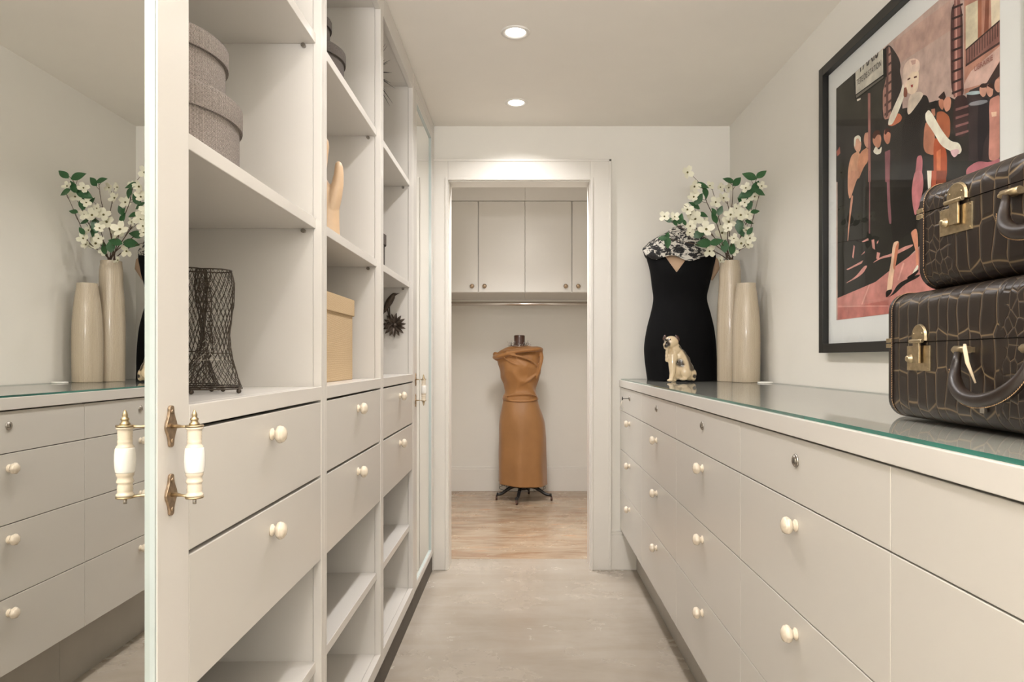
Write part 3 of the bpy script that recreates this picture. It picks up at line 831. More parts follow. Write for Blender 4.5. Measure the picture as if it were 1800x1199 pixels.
# ================================================================== PICTURE
exec_pic = True
XPf = 1.068; XPm = 1.0895
fy1 = F * XPf / (1439 - VX); fy0 = 1.425; fz1 = CAMZ + (VY - 124) * fy1 / F; fz0 = CAMZ + (VY - 620.5) * fy1 / F
t = thing('framed_picture', (XR, (fy0 + fy1) / 2, fz0), 'large black-framed colour fashion photograph hanging on the right wall', 'picture')
bw = .032
for a in ((fy0, fy0 + bw, fz0, fz1), (fy1 - bw, fy1, fz0, fz1), (fy0 + bw, fy1 - bw, fz0, fz0 + bw), (fy0 + bw, fy1 - bw, fz1 - bw, fz1)):
    box('frame_bar', XPf, XR - .0005, a[0], a[1], a[2], a[3], M['black'], t, .001)
box('mount', XPm + .0004, XPm + .006, fy0 + bw - .004 + .0045, fy1 - bw - .0005, fz0 + bw + .0005, fz1 - bw - .0005, M['mat'], t, 0)
box('glass', XPm - .0075, XPm - .0055, fy0 + bw + .0005, fy1 - bw - .0005, fz0 + bw + .0005, fz1 - bw - .0005, M['pane'], t, 0)
# the print: flat coloured areas, each layer a hair above the last
pyl, pyr = F * XPm / (1470 - VX), F * XPm / (1757.6 - VX)
pz1 = CAMZ + (VY - 156) * pyl / F; pz0 = CAMZ + (VY - 563) * pyl / F
PC = {}
def pcol(c):
    if c not in PC: PC[c] = len(PC)
    return PC[c]
def A(x, y): return (1420 + x / 3.747, y / 3.747)
def Bq(x, y): return (1420 + x / 3.526, 300 + y / 3.526)
def A2(pts): return [A(*p) for p in pts]
def B2(pts): return [Bq(*p) for p in pts]
prnt = B(); layer = [0]
def clip(poly):   # keep inside the print rectangle (y between pyr..pyl, z between pz0..pz1)
    def cut(p, f, inter):
        o = []
        for i in range(len(p)):
            a, b_ = p[i - 1], p[i]
            fa, fb = f(a), f(b_)
            if fa != fb: o.append(inter(a, b_))
            if fb: o.append(b_)
        return o
    def iy(v): return lambda a, b_: (v, a[1] + (b_[1] - a[1]) * (v - a[0]) / (b_[0] - a[0]))
    def iz(v): return lambda a, b_: (a[0] + (b_[0] - a[0]) * (v - a[1]) / (b_[1] - a[1]), v)
    for f, it in ((lambda p: p[0] <= pyl, iy(pyl)), (lambda p: p[0] >= pyr, iy(pyr)), (lambda p: p[1] <= pz1, iz(pz1)), (lambda p: p[1] >= pz0, iz(pz0))):
        if len(poly) < 3: return []
        poly = cut(poly, f, it)
    return poly
def poly(pts, c, raw=False):
    if not raw and len(pts) >= 5 and c not in ((66, 62, 54), (214, 206, 190), (52, 46, 42), (44, 42, 37), (214, 134, 124), (204, 116, 106), (218, 176, 162), (128, 52, 34)):
        for _ in range(2):   # round the corners of the drawn shapes
            pts = [q for i in range(len(pts)) for q in ((pts[i][0] * .8 + pts[(i + 1) % len(pts)][0] * .2, pts[i][1] * .8 + pts[(i + 1) % len(pts)][1] * .2), (pts[i][0] * .2 + pts[(i + 1) % len(pts)][0] * .8, pts[i][1] * .2 + pts[(i + 1) % len(pts)][1] * .8))]
    q = pts if raw else [(F * XPm / (x - VX), CAMZ + (VY - y) * XPm / (x - VX)) for x, y in pts]
    q = clip(q)
    if len(q) < 3: return
    layer[0] += 1; x = XPm - layer[0] * .00001
    vs = [prnt.verts.new((x, a, b_)) for a, b_ in q]
    try: f = prnt.faces.new(vs)
    except ValueError: return
    f.normal_update()
    if f.normal.x > 0: f.normal_flip()
    f.material_index = pcol(c)
SKY = (200, 168, 156); DK = (52, 47, 42); BLK = (30, 27, 25); PINK = (206, 138, 130); SKIN = (240, 200, 170); HOT = (250, 232, 212); ORG_ = (206, 112, 78)
poly([(pyl, pz0), (pyr, pz0), (pyr, pz1), (pyl, pz1)], SKY, True)
poly(A2([(560, 280), (940, 0), (940, 200), (600, 420)]), (200, 160, 146))
# left dark building and facade
poly(A2([(540, 290), (600, 380), (612, 430), (605, 470), (622, 540), (625, 900), (480, 900), (490, 600), (500, 320)]), (58, 48, 46))
poly(A2([(500, 340), (550, 290), (550, 700), (545, 780), (490, 790)]), (186, 132, 118))
for k in range(7):
    y = 350 + k * 62
    poly(A2([(505, y + 26), (552, y - 10), (552, y + 6), (505, y + 44)]), (96, 66, 60))
poly(A2([(518, 320), (532, 310), (530, 760), (514, 780)]), (112, 76, 70))
poly(A2([(185, 580), (500, 320), (515, 520), (490, 620), (490, 1199), (185, 1199)]), (66, 62, 54))
# right side: building, balcony, awning
poly(A2([(1030, 0), (1270, 0), (1270, 620), (1030, 620)]), (196, 134, 112))
poly(A2([(1040, 40), (1120, 0), (1120, 270), (1040, 330)]), (222, 208, 176)); poly(A2([(1205, 0), (1265, 0), (1265, 150), (1210, 190)]), (232, 214, 184))
poly(A2([(1120, 0), (1145, 0), (1145, 260), (1120, 280)]), (176, 104, 76)); poly(A2([(1170, 0), (1195, 0), (1190, 230), (1160, 240)]), (150, 84, 62))
poly(A2([(1040, 330), (1270, 130), (1270, 290), (1040, 430)]), (150, 98, 88))
for k in range(13):
    x = 1045 + k * 17; y = 335 - k * 15
    poly(A2([(x, y), (x + 5, y - 4), (x + 5, y + 84), (x, y + 90)]), (84, 54, 50))
poly(A2([(1040, 325), (1270, 125), (1270, 137), (1040, 337)]), (66, 44, 42)); poly(A2([(1040, 425), (1270, 270), (1270, 285), (1040, 440)]), (80, 54, 50))
poly(A2([(1075, 470), (1268, 300), (1268, 395), (1180, 545), (1020, 590), (1040, 530)]), (218, 176, 162))
poly(A2([(1180, 545), (1268, 400), (1268, 500), (1200, 560)]), (70, 50, 46))
poly(A2([(1030, 610), (1150, 560), (1270, 500), (1270, 1199), (1030, 1199)]), (64, 50, 52))
poly(A2([(1030, 620), (1080, 600), (1140, 598), (1140, 618), (1080, 626)]), (168, 190, 196))
# dark crowd band in the lower half
poly(A2([(185, 790), (500, 780), (560, 840), (600, 720), (700, 700), (940, 640), (1060, 700), (1060, 1180), (1270, 1130), (1270, 1199), (185, 1199)]), (52, 46, 42))
poly(B2([(185, -60), (1200, -60), (1200, 460), (690, 470), (560, 600), (420, 700), (185, 795)]), (44, 42, 37))
# pavement
poly(B2([(185, 790), (420, 690), (520, 610), (700, 480), (760, 500), (1300, 480), (1300, 930), (185, 930)]), (214, 134, 124))
poly(B2([(185, 850), (280, 846), (500, 800), (500, 940), (185, 930)]), (204, 116, 106))
for q in ([(380, 705), (386, 708), (340, 830), (332, 828)], [(590, 570), (600, 575), (565, 680), (557, 678)], [(190, 838), (500, 836), (500, 842), (190, 844)]): poly(B2(q), (232, 164, 150))
for q in ([(240, 612), (345, 555), (335, 575), (250, 616)], [(225, 705), (300, 655), (350, 590), (372, 588), (345, 635), (300, 668)], [(395, 578), (450, 535), (520, 515), (600, 470), (655, 455), (650, 470), (530, 530), (455, 545)],
          [(335, 440), (375, 418), (378, 432), (342, 444)], [(395, 430), (412, 425), (418, 490), (402, 480)], [(285, 460), (293, 470), (283, 545), (276, 535)], [(430, 440), (440, 432), (436, 448), (428, 455)],
          [(330, 525), (355, 498), (352, 510)], [(430, 505), (450, 510), (440, 550), (425, 545)]): poly(B2(q), (226, 150, 138))
poly(B2([(520, 770), (560, 700), (640, 660), (700, 640), (690, 660), (600, 705), (540, 765), (490, 790)]), BLK)
# lamp column
poly(A2([(945, 30), (1020, 0), (1025, 500), (1030, 640), (945, 640), (940, 260)]), (92, 56, 54))
poly(A2([(965, 0), (1005, 0), (1010, 640), (962, 640)]), (150, 92, 84)); poly(A2([(975, 0), (985, 0), (985, 640), (972, 640)]), (204, 146, 132))
for k in range(9):
    y = 30 + 70 * k; poly(A2([(950, y + 18), (1022, y - 10), (1022, y + 4), (950, y + 34)]), (60, 38, 38))
poly(A2([(960, 640), (1040, 620), (1060, 700), (1050, 900), (960, 900)]), (70, 46, 46))
for k in range(4): poly(A2([(975, 715 + 55 * k), (1060, 690 + 55 * k), (1060, 704 + 55 * k), (975, 732 + 55 * k)]), (140, 92, 88))
# onlookers right
for (x, y, w) in ((1155, 590, 24), (1200, 590, 24), (1255, 560, 26)):
    poly(A2([(x - w, y), (x - w * .6, y - 36), (x + w * .5, y - 40), (x + w, y - 5), (x + w * .8, y + 38), (x, y + 52), (x - w * .8, y + 30)]), (226, 160, 136))
poly(A2([(1130, 570), (1150, 548), (1180, 550), (1180, 575), (1150, 580)]), (60, 40, 36)); poly(A2([(1180, 565), (1205, 545), (1228, 560), (1225, 590), (1200, 575)]), (70, 44, 38))
poly(A2([(1120, 690), (1160, 640), (1200, 650), (1220, 830), (1160, 930), (1150, 1080), (1120, 1080)]), (44, 38, 42))
poly(A2([(1195, 660), (1225, 640), (1275, 620), (1275, 1040), (1225, 1062), (1190, 1050), (1200, 860)]), (210, 138, 122))
poly(A2([(1210, 740), (1245, 735), (1245, 765), (1215, 770)]), SKIN)
poly(A2([(1045, 1110), (1120, 1060), (1200, 1070), (1270, 1040), (1275, 1080), (1045, 1165)]), (196, 110, 120))
# onlookers behind the model
poly(A2([(860, 640), (900, 600), (912, 640), (890, 665)]), (56, 34, 32)); poly(A2([(862, 660), (890, 650), (905, 680), (890, 730), (866, 700)]), (206, 128, 98))
poly(A2([(895, 660), (930, 630), (948, 660), (940, 720), (912, 740), (896, 700)]), (224, 150, 122)); poly(A2([(802, 690), (850, 655), (858, 690), (840, 715), (806, 716)]), BLK)
poly(A2([(815, 720), (840, 715), (842, 760), (822, 770)]), (190, 120, 92))
poly(A2([(845, 740), (890, 730), (940, 770), (940, 900), (900, 930), (860, 880)]), (192, 100, 62)); poly(A2([(770, 810), (820, 780), (840, 900), (840, 1030), (760, 1000)]), (208, 128, 96))
poly(A2([(830, 900), (880, 930), (920, 1000), (918, 1199), (830, 1199)]), (196, 84, 46)); poly(A2([(850, 1000), (878, 980), (876, 1199), (852, 1199)]), (228, 120, 74))
# left group of four
for (x, y, w, c) in ((330, 950, 26, (228, 166, 136)), (392, 920, 22, (216, 150, 124)), (458, 920, 30, (222, 146, 112)), (525, 895, 24, (206, 128, 100))):
    poly(A2([(x - w, y), (x - w * .7, y - 44), (x + w * .5, y - 50), (x + w, y - 8), (x + w * .7, y + 44), (x, y + 58), (x - w * .8, y + 30)]), c)
poly(A2([(306, 960), (306, 905), (335, 888), (352, 905), (350, 940), (335, 910), (318, 915), (314, 970)]), HOT)
poly(A2([(425, 900), (440, 860), (475, 855), (482, 890), (460, 885), (440, 920)]), (96, 46, 32)); poly(A2([(505, 880), (515, 840), (545, 850), (548, 880), (530, 865), (515, 890)]), (74, 34, 30))
poly(A2([(290, 1020), (340, 990), (350, 1060), (330, 1199), (262, 1199), (270, 1090)]), (232, 166, 128)); poly(A2([(350, 1000), (400, 965), (402, 1060), (370, 1100), (330, 1199), (330, 1060)]), (222, 148, 110))
poly(A2([(430, 1000), (450, 960), (470, 990), (490, 960), (485, 1010), (455, 1020)]), HOT)
poly(A2([(190, 1000), (212, 965), (216, 1010), (196, 1030)]), (200, 104, 84))
poly(B2([(250, 0), (330, 0), (300, 70), (262, 190), (248, 120)]), (226, 156, 122)); poly(B2([(268, 160), (286, 150), (262, 320), (252, 440), (246, 430)]), (222, 150, 120))
poly(B2([(490, 0), (508, 0), (512, 180), (522, 330), (505, 330), (494, 190)]), (150, 92, 100)); poly(A2([(510, 1000), (545, 985), (542, 1199), (512, 1199)]), (146, 86, 92))
# pole and the sign
poly(A2([(398, 615), (414, 612), (416, 1199), (400, 1199)]), (178, 112, 104)); poly(B2([(382, 0), (389, 0), (388, 390), (380, 390)]), (150, 92, 92))
poly(A2([(300, 490), (520, 310), (522, 505), (315, 660)]), BLK); poly(A2([(318, 630), (500, 500), (500, 512), (322, 645)]), (120, 112, 100))
poly(A2([(316, 476), (497, 322), (499, 490), (318, 622)]), (214, 206, 190))
poly(A2([(325, 655), (350, 645), (350, 655), (328, 668)]), (230, 220, 205))
# model
poly(A2([(640, 720), (760, 622), (790, 632), (806, 690), (772, 760), (740, 850), (745, 960), (740, 1199), (610, 1199), (620, 1000), (625, 820), (650, 770)]), (40, 34, 32))
poly(B2([(600, -40), (740, -40), (725, 60), (700, 120), (690, 330), (630, 390), (560, 440), (520, 440), (525, 110), (580, 30)]), (34, 31, 28))
poly(A2([(672, 620), (745, 600), (770, 625), (668, 765), (655, 730)]), (226, 206, 186))
poly(A2([(535, 800), (600, 740), (625, 770), (615, 800), (560, 832), (530, 826)]), (222, 118, 84))
poly(A2([(628, 550), (648, 560), (640, 630), (596, 745), (560, 820), (530, 826), (536, 780), (575, 690), (612, 610)]), HOT)
poly(A2([(655, 470), (735, 450), (732, 560), (722, 600), (690, 625), (655, 610), (645, 560)]), (248, 214, 186))
poly(A2([(645, 560), (660, 600), (655, 640), (632, 640), (635, 580)]), (150, 84, 62)); poly(A2([(680, 560), (696, 556), (694, 574), (684, 576)]), (176, 56, 50))
poly(A2([(658, 520), (676, 510), (678, 520), (660, 530)]), (110, 64, 52)); poly(A2([(700, 506), (720, 498), (722, 510), (702, 516)]), (110, 64, 52))
poly(A2([(634, 580), (626, 500), (636, 430), (668, 392), (705, 382), (738, 400), (742, 455), (725, 474), (690, 470), (662, 505), (650, 575)]), (238, 208, 190)); poly(A2([(680, 400), (715, 392), (712, 420), (690, 428)]), (206, 160, 146))
poly(A2([(775, 750), (800, 720), (830, 760), (880, 850), (940, 930), (1000, 940), (1020, 990), (1000, 1020), (950, 1000), (880, 960), (830, 870), (780, 800)]), HOT)
poly(A2([(940, 990), (990, 980), (1005, 1000), (970, 1040), (950, 1020)]), (238, 190, 196))
poly(A2([(722, 1030), (752, 1020), (760, 1060), (752, 1199), (700, 1199), (716, 1100)]), (204, 110, 120)); poly(B2([(665, 0), (712, 0), (722, 90), (700, 200), (668, 292), (650, 200), (646, 110)]), (212, 122, 128))
poly(B2([(742, 0), (772, 0), (764, 118), (748, 112)]), HOT); poly(B2([(770, 0), (800, 0), (796, 100), (768, 118)]), (208, 92, 60)); poly(B2([(800, 0), (862, 0), (860, 70), (800, 90)]), (160, 72, 46))  # last shape: orange cloth, darker in colour for a reflection on the glass
poly(B2([(530, 445), (572, 432), (550, 560), (535, 640), (524, 740), (490, 760), (500, 660), (520, 560)]), (244, 196, 160)); poly(B2([(545, 470), (572, 434), (552, 560), (540, 620), (530, 600)]), (222, 128, 92))
poly(B2([(640, 380), (684, 350), (690, 600), (676, 620), (672, 500), (650, 420)]), (236, 150, 116)); poly(B2([(684, 580), (690, 600), (665, 640), (648, 655), (655, 625)]), HOT)
poly(B2([(486, 745), (522, 735), (526, 745), (510, 770), (486, 790)]), BLK); poly(B2([(618, 660), (650, 640), (690, 610), (690, 625), (655, 662), (622, 676)]), BLK)
mats = []
for c, i in sorted(PC.items(), key=lambda q: q[1]): 
    g_ = sum(c) / 3; c = tuple(g_ + (v_ - g_) * .82 for v_ in c)
    mats.append(simple('print_ink_%d' % i, rgb(*c), .75, spec=.1, var=.22, vscale=24))
add('print', prnt, mats, t)
def lettering(txt, p0, h, wid, mat, bold=0, clipz=None, skew=0):
    cu = bpy.data.curves.new('lettering', 'FONT'); cu.body = txt; cu.size = 1; cu.offset = bold
    o = bpy.data.objects.new('tmp', cu); link(o); dg = bpy.context.evaluated_depsgraph_get()
    me = bpy.data.meshes.new_from_object(o.evaluated_get(dg)); bpy.data.objects.remove(o)
    xs = [v.co.x for v in me.vertices]; ys = [v.co.y for v in me.vertices]
    bm = B(); bm.from_mesh(me)
    x0, x1, y0, y1 = min(xs), max(xs), min(ys), max(ys)
    for v in bm.verts:
        u = (v.co.x - x0) / (x1 - x0); w = (v.co.y - y0) / (y1 - y0)
        v.co = Vector((XPm - .0025, p0[0] - u * wid, p0[1] + w * h + skew * u))
    if clipz: bmesh.ops.bisect_plane(bm, geom=bm.verts[:] + bm.edges[:] + bm.faces[:], plane_co=(0, 0, clipz), plane_no=(0, 0, 1), clear_outer=True)
    bm.normal_update()
    for f in bm.faces:
        if f.normal.x > 0: f.normal_flip()
    o = add('lettering', bm, mat, t); return o
def PQ(x, y): X_, Y_ = A(x, y); return (F * XPm / (X_ - VX), CAMZ + (VY - Y_) * XPm / (X_ - VX))
inkb = simple('print_lettering', rgb(62, 54, 50), .8); inkr = simple('print_lettering_red', rgb(150, 92, 84), .8)
a, b_ = PQ(326, 566), PQ(488, 446)
lettering('TETE DE STATION', a, (PQ(326, 528)[1] - a[1]), a[0] - b_[0], inkb, .004)
a, b_ = PQ(338, 486), PQ(470, 392)
lettering('TAXIS', a, .062, a[0] - b_[0], inkb, .012, clipz=pz1 - .001)
a, b_ = PQ(1105, 470), PQ(1225, 385)
lettering('LIBRAIRIE', a, (PQ(1105, 436)[1] - a[1]), a[0] - b_[0], inkr, .01)

# ================================================================== VASES, DISC
def vase(cx, cy, H, R, rt, label):
    prof = [(0, 0), (R * .955, 0), (R * .975, .003), (R * .985, H * .15), (R, H * .35), (R * .985, H * .52), (R * .93, H * .67), (R * .845, H * .80), (rt * 1.10, H * .91), (rt * 1.01, H * .975), (rt, H), (rt - .005, H + .001), (rt - .008, H - .006), (rt - .004, H - .10), (0, H - .105)]
    pr = [prof[0]] + prof[1:3] + [tuple(q) for q in dense(prof[3:11], 4)][1:] + prof[11:]
    bm = B(); lathe(bm, pr, (cx, cy, GT), 'Z', 56, uv=True)
    for v in bm.verts:
        k = 1 + .012 * noise.noise(Vector((v.co.x * 12, v.co.y * 12, v.co.z * 5)))
        if v.co.z > GT + .003: v.co.x = cx + (v.co.x - cx) * k; v.co.y = cy + (v.co.y - cy) * k
    return tag(add('vase', bm, M['vase'], smooth=True, origin=(cx, cy, GT)), label, 'vase', 'beige ribbed vases')
vase(1.0065, 3.085, .4455, .0625, .042, 'shorter beige glazed bottle vase, empty, beside the right wall')
vase(.9680, 3.200, .563, .0595, .045, 'taller beige glazed bottle vase holding the dogwood branches')
bm = B(); lathe(bm, [(0, 0), (.031, 0), (.033, .002), (.031, .005), (.022, .006), (0, .006)], (1.050, 2.965, GT), 'Z', 32)
tag(add('plastic_disc', bm, M['disc']), 'small flat white disc on the glass beside the shorter vase', 'disc')

# ================================================================== DOGWOOD BRANCHES
def C1(x, y): return (1100 + x / 5.45, 280 + y / 5.45)
mouth = Vector((.968, 3.2, GT + .563))
br = [  # control points in the close-up view, tip depth
    ([(985, 940), (880, 640), (780, 420), (720, 250), (600, 120)], 3.08),
    ([(975, 940), (800, 780), (640, 700), (500, 640), (380, 545)], 3.04),
    ([(965, 940), (780, 850), (560, 790), (350, 755)], 3.02),
    ([(1000, 940), (900, 600), (860, 400), (820, 260)], 3.22),
    ([(1010, 940), (1000, 600), (970, 400), (930, 235)], 3.16),
    ([(1020, 940), (980, 640), (1020, 420), (1025, 190)], 3.05),
    ([(1030, 940), (1120, 700), (1200, 480), (1240, 220), (1300, 140)], 2.98),
    ([(1035, 940), (1150, 800), (1220, 560), (1280, 330)], 2.98),
    ([(990, 945), (930, 820), (860, 760), (770, 680)], 3.00),
    ([(1000, 945), (1010, 800), (990, 700), (1000, 560)], 2.98),
    ([(960, 945), (700, 560), (600, 470), (560, 440)], 3.06)]
flw = [(590, 125, 60), (655, 262, 62), (652, 362, 60), (590, 484, 58), (665, 572, 72), (770, 672, 74), (920, 706, 74), (985, 602, 66), (1005, 532, 64), (1100, 536, 66), (1170, 530, 50), (1150, 275, 50), (1235, 360, 56), (1105, 808, 72), (1036, 758, 46), (1188, 758, 56),
       (800, 880, 60), (905, 968, 42), (370, 548, 50), (468, 552, 46), (935, 372, 56), (862, 412, 58), (1150, 680, 46), (1040, 885, 40), (612, 702, 50), (905, 268, 44), (985, 272, 46), (618, 640, 52), (1300, 258, 46), (805, 252, 44), (1140, 415, 46), (620, 530, 50), (980, 660, 48), (760, 600, 40), (1170, 820, 46), (1060, 470, 44)]
lvs = [(735, 250, 90, -.3), (765, 320, 80, -1.4), (700, 380, 90, 1.0), (660, 440, 90, 2.6), (985, 200, 76, 2.8), (1068, 212, 80, .8), (1185, 160, 96, 2.7), (1300, 142, 80, .7), (1245, 262, 90, 1.0), (1150, 330, 110, 3.6), (1285, 315, 80, -.4),
       (525, 570, 74, 1.3), (350, 755, 56, 3.1), (402, 800, 76, -1.5), (745, 805, 110, 3.3), (870, 790, 90, .3), (1085, 640, 100, -1.6), (1185, 600, 60, -.3), (905, 490, 70, 1.2), (1178, 420, 90, 1.6), (1190, 685, 60, .9), (410, 582, 56, 3.0), (470, 600, 60, 2.2), (1240, 500, 60, .2), (1100, 400, 60, 2.2),
       (700, 720, 90, .1), (740, 530, 70, -.4), (1110, 690, 80, -1.2), (395, 740, 60, 1.2), (845, 500, 56, 2.2), (950, 830, 90, 1.5), (1020, 850, 90, 1.4), (560, 600, 50, 2.0), (850, 560, 80, 2.0)]
paths = []
for cps, dt in br:
    P3 = [mouth + Vector((random.uniform(-.012, .012), random.uniform(-.012, .012), -.09)), mouth + Vector((random.uniform(-.015, .015), random.uniform(-.015, .015), .0))]
    P3[0] = Vector((P3[0].x, P3[0].y, P3[0].z))
    n = len(cps)
    for i, c in enumerate(cps[1:], 1):
        Z = 3.2 + (dt - 3.2) * (i / (n - 1)) ** .8; x_, y_ = C1(*c); P3.append(px(x_, y_, Z=Z))
    P3 = [tuple(p) for p in P3]; P3 = [Vector(p) for p in dense(P3, 6)]
    paths.append(P3)
def to2(p): return ((p.x * F / p.y + VX - 1100) * 5.45, (VY - (p.z - CAMZ) * F / p.y - 280) * 5.45)
P2 = [[to2(p) for p in P] for P in paths]
fl_of = [[] for _ in br]; lf_of = [[] for _ in br]
for (x, y, s) in flw:
    best = min(((math.hypot(x - q[0], y - q[1]), i, j) for i, P in enumerate(P2) for j, q in enumerate(P) if j > 8), key=lambda w: w[0])
    fl_of[best[1]].append((x, y, s, best[2]))
for (x, y, s, a) in lvs:
    best = min(((math.hypot(x - q[0], y - q[1]), i, j) for i, P in enumerate(P2) for j, q in enumerate(P) if j > 8), key=lambda w: w[0])
    lf_of[best[1]].append((x, y, s, a, best[2]))
def petal_m(bm, L, Wd):
    n = 5; rows_ = []
    for i in range(n):
        u = i / (n - 1); w = Wd * (math.sin(PI * (u * .78 + .08)) ** .8)
        z = .22 * L * (u ** 1.6) ; notch = -.06 * L if i == n - 1 else 0
        rows_.append([bm.verts.new((L * (.06 + .94 * u), -w, z + .10 * w)), bm.verts.new((L * (.06 + .94 * u) + notch, 0, z)), bm.verts.new((L * (.06 + .94 * u), w, z + .10 * w))])
    for i in range(n - 1):
        for k in range(2):
            f = bm.faces.new((rows_[i][k], rows_[i + 1][k], rows_[i + 1][k + 1], rows_[i][k + 1])); f.smooth = True
bm = B(); petal_m(bm, 1.0, .42); pet_me = bpy.data.meshes.new('petal'); bm.to_mesh(pet_me); bm.free(); pet_me.materials.append(M['petal'])
bm = B(); ball(bm, (0, 0, .06), .15, 8); cen_me = bpy.data.meshes.new('flower'); bm.to_mesh(cen_me); bm.free(); cen_me.materials.append(M['pistil'])
bm = B(); rr_ = []
for i in range(9):
    u = i / 8; w = .28 * math.sin(PI * u ** .8) + .004
    rr_.append([bm.verts.new((u, -w, -.10 * u * u + .10 * w)), bm.verts.new((u, 0, -.12 * u * u)), bm.verts.new((u, w, -.10 * u * u + .10 * w))])
for i in range(8):
    for k in range(2): f = bm.faces.new((rr_[i][k], rr_[i + 1][k], rr_[i + 1][k + 1], rr_[i][k + 1])); f.smooth = True
leaf_me = bpy.data.meshes.new('leaf'); bm.to_mesh(leaf_me); bm.free(); leaf_me.materials.append(M['leaf'])
blab = ['reaching up highest to the left', 'arching low left over the patterned scarf', 'lowest at left, its leaves on the scarf', 'standing upright left of the middle', 'standing upright in the middle, with two high blossoms', 'thin and upright with a pair of leaves on top',
        'reaching highest at the right near the wall', 'leaning right, ending in small blossoms near the wall', 'short, hanging forward with large open blossoms', 'short, in front of the vase mouth with a blossom cluster', 'leaning left through the middle of the bunch']
for i, P in enumerate(paths):
    t = thing('dogwood_branch', P[0], 'white dogwood branch ' + blab[i], 'flowers', 'dogwood branches in the tall vase')
    bm = B(); n = len(P)
    tube(bm, P, [.0028 - .0018 * k / (n - 1) for k in range(n)], 6)
    for item in fl_of[i] + [(x, y, s, j) for (x, y, s, a, j) in lf_of[i]]:
        x, y, s, j = item[:4]; x_, y_ = C1(x, y); b0 = P[max(j - 2, 3)]
        tip = px(x_, y_, Z=P[j].y - .012); mid = (b0 + tip) / 2 + Vector((0, 0, -.004)); tube(bm, [b0, mid, tip + Vector((0, .003, 0))], [.0012, .001, .0008], 5)
    add('stem', bm, M['stem'], t)
    for (x, y, s, j) in fl_of[i]:
        x_, y_ = C1(x, y); c = px(x_, y_, Z=P[j].y - .015)
        R_ = s / 5.45 / 375 * 1.06
        o = bpy.data.objects.new('flower', cen_me); link(o); o.parent = t; o.location = c - ORG[t]; ORG[o] = c
        tilt = Vector((random.uniform(-.6, .6), -1, random.uniform(-.35, .5))).normalized()
        q = tilt.to_track_quat('Z', 'Y'); o.rotation_mode = 'QUATERNION'; o.rotation_quaternion = q; o.scale = (R_, R_, R_)
        a0 = random.uniform(0, 1.5)
        for k in range(4):
            p_ = bpy.data.objects.new('petal', pet_me); link(p_); p_.parent = o; p_.rotation_euler = (random.uniform(-.15, .15), random.uniform(-.25, .1), a0 + k * PI / 2 + random.uniform(-.1, .1))
    for (x, y, s, a, j) in lf_of[i]:
        L = s / 5.45 / 375 * 1.45; x_, y_ = C1(x, y)
        d = Vector((math.cos(a), random.uniform(-.35, .1), math.sin(a))).normalized()
        c = px(x_, y_, Z=P[j].y - .014) - d * L * .5
        o = bpy.data.objects.new('leaf', leaf_me); link(o); o.parent = t; o.location = c - ORG[t]; ORG[o] = c
        nrm = Vector((random.uniform(-.4, .4), -1, random.uniform(-.2, .7))); nrm = (nrm - d * nrm.dot(d)).normalized(); sd = nrm.cross(d)
        m_ = Matrix((d, sd, nrm)).transposed(); o.rotation_mode = 'QUATERNION'; o.rotation_quaternion = m_.to_quaternion(); o.scale = (L, L, L)

# ================================================================== BLACK DRESS FORM ON THE WORKTOP
ZD = 3.43; SD = F / ZD
def sec_px(y, l, r, ry, Z=ZD):
    return (CAMZ + (VY - y) * Z / F, ((l + r) / 2 - VX) * Z / F, Z, (r - l) / 2 * Z / F, ry)
t = thing('dress_form', (.789, ZD, GT), 'headless torso dress form in a black V-neck dress on the worktop', 'dress form')
S = [sec_px(0, 1138, 1259, .115), sec_px(650, 1136, 1258, .115), sec_px(630, 1134.5, 1258, .117), sec_px(608, 1134, 1257, .118), sec_px(580, 1138, 1254, .112), sec_px(552, 1144, 1248, .098), sec_px(525, 1149, 1242, .088), sec_px(503, 1147, 1246, .098), sec_px(485, 1145, 1250, .110), sec_px(470, 1142, 1253, .105), sec_px(456, 1138, 1257, .086), sec_px(444, 1138, 1256, .066), sec_px(434, 1146, 1246, .050), sec_px(427, 1166, 1224, .04)]
S[0] = (GT,) + S[0][1:]
cl = [tuple(s) for s in S]
SS = dense(cl, 14)
inner = [(z, x, y, rx - .004, ry - .004) for z, x, y, rx, ry in SS]
bm = B(); loft(bm, inner, 64)
nk = px(1191, 430, Z=ZD); lathe(bm, [(.052, -.03), (.045, 0), (.040, .03), (.040, .055), (0, .056)], (nk.x, ZD, nk.z), 'Z', 32)
# arm stump at the right side
tube(bm, [px(1246, 452, Z=ZD), px(1256, 460, Z=ZD), px(1258, 472, Z=ZD), px(1250, 492, Z=ZD)], [.02, .022, .020, .008], 16)
add('torso', bm, M['skin'], t, smooth=True)
bm = B()
def foldb(p, a):
    k = noise.noise(Vector((p.x * 9, p.y * 9, p.z * 7))) * .004
    p.x += k; return p
rings = loft(bm, SS, 260, fn=foldb, capt=False)
vb = px(1189.4, 479, Z=ZD - .10); vl, vr = px(1170, 452, Z=ZD - .1), px(1209, 452, Z=ZD - .1)
def inV(c):
    if c.y > ZD - .01: return False
    q = (VX + c.x * F / c.y, VY - (c.z - CAMZ) * F / c.y)
    if q[1] > 479 or q[1] < 400: return False
    u = (479 - q[1]) / 27.0
    return 1189.4 - 19.5 * u < q[0] < 1189.4 + 19.5 * u
bmesh.ops.delete(bm, geom=[f for f in bm.faces if inV(f.calc_center_median())], context='FACES')
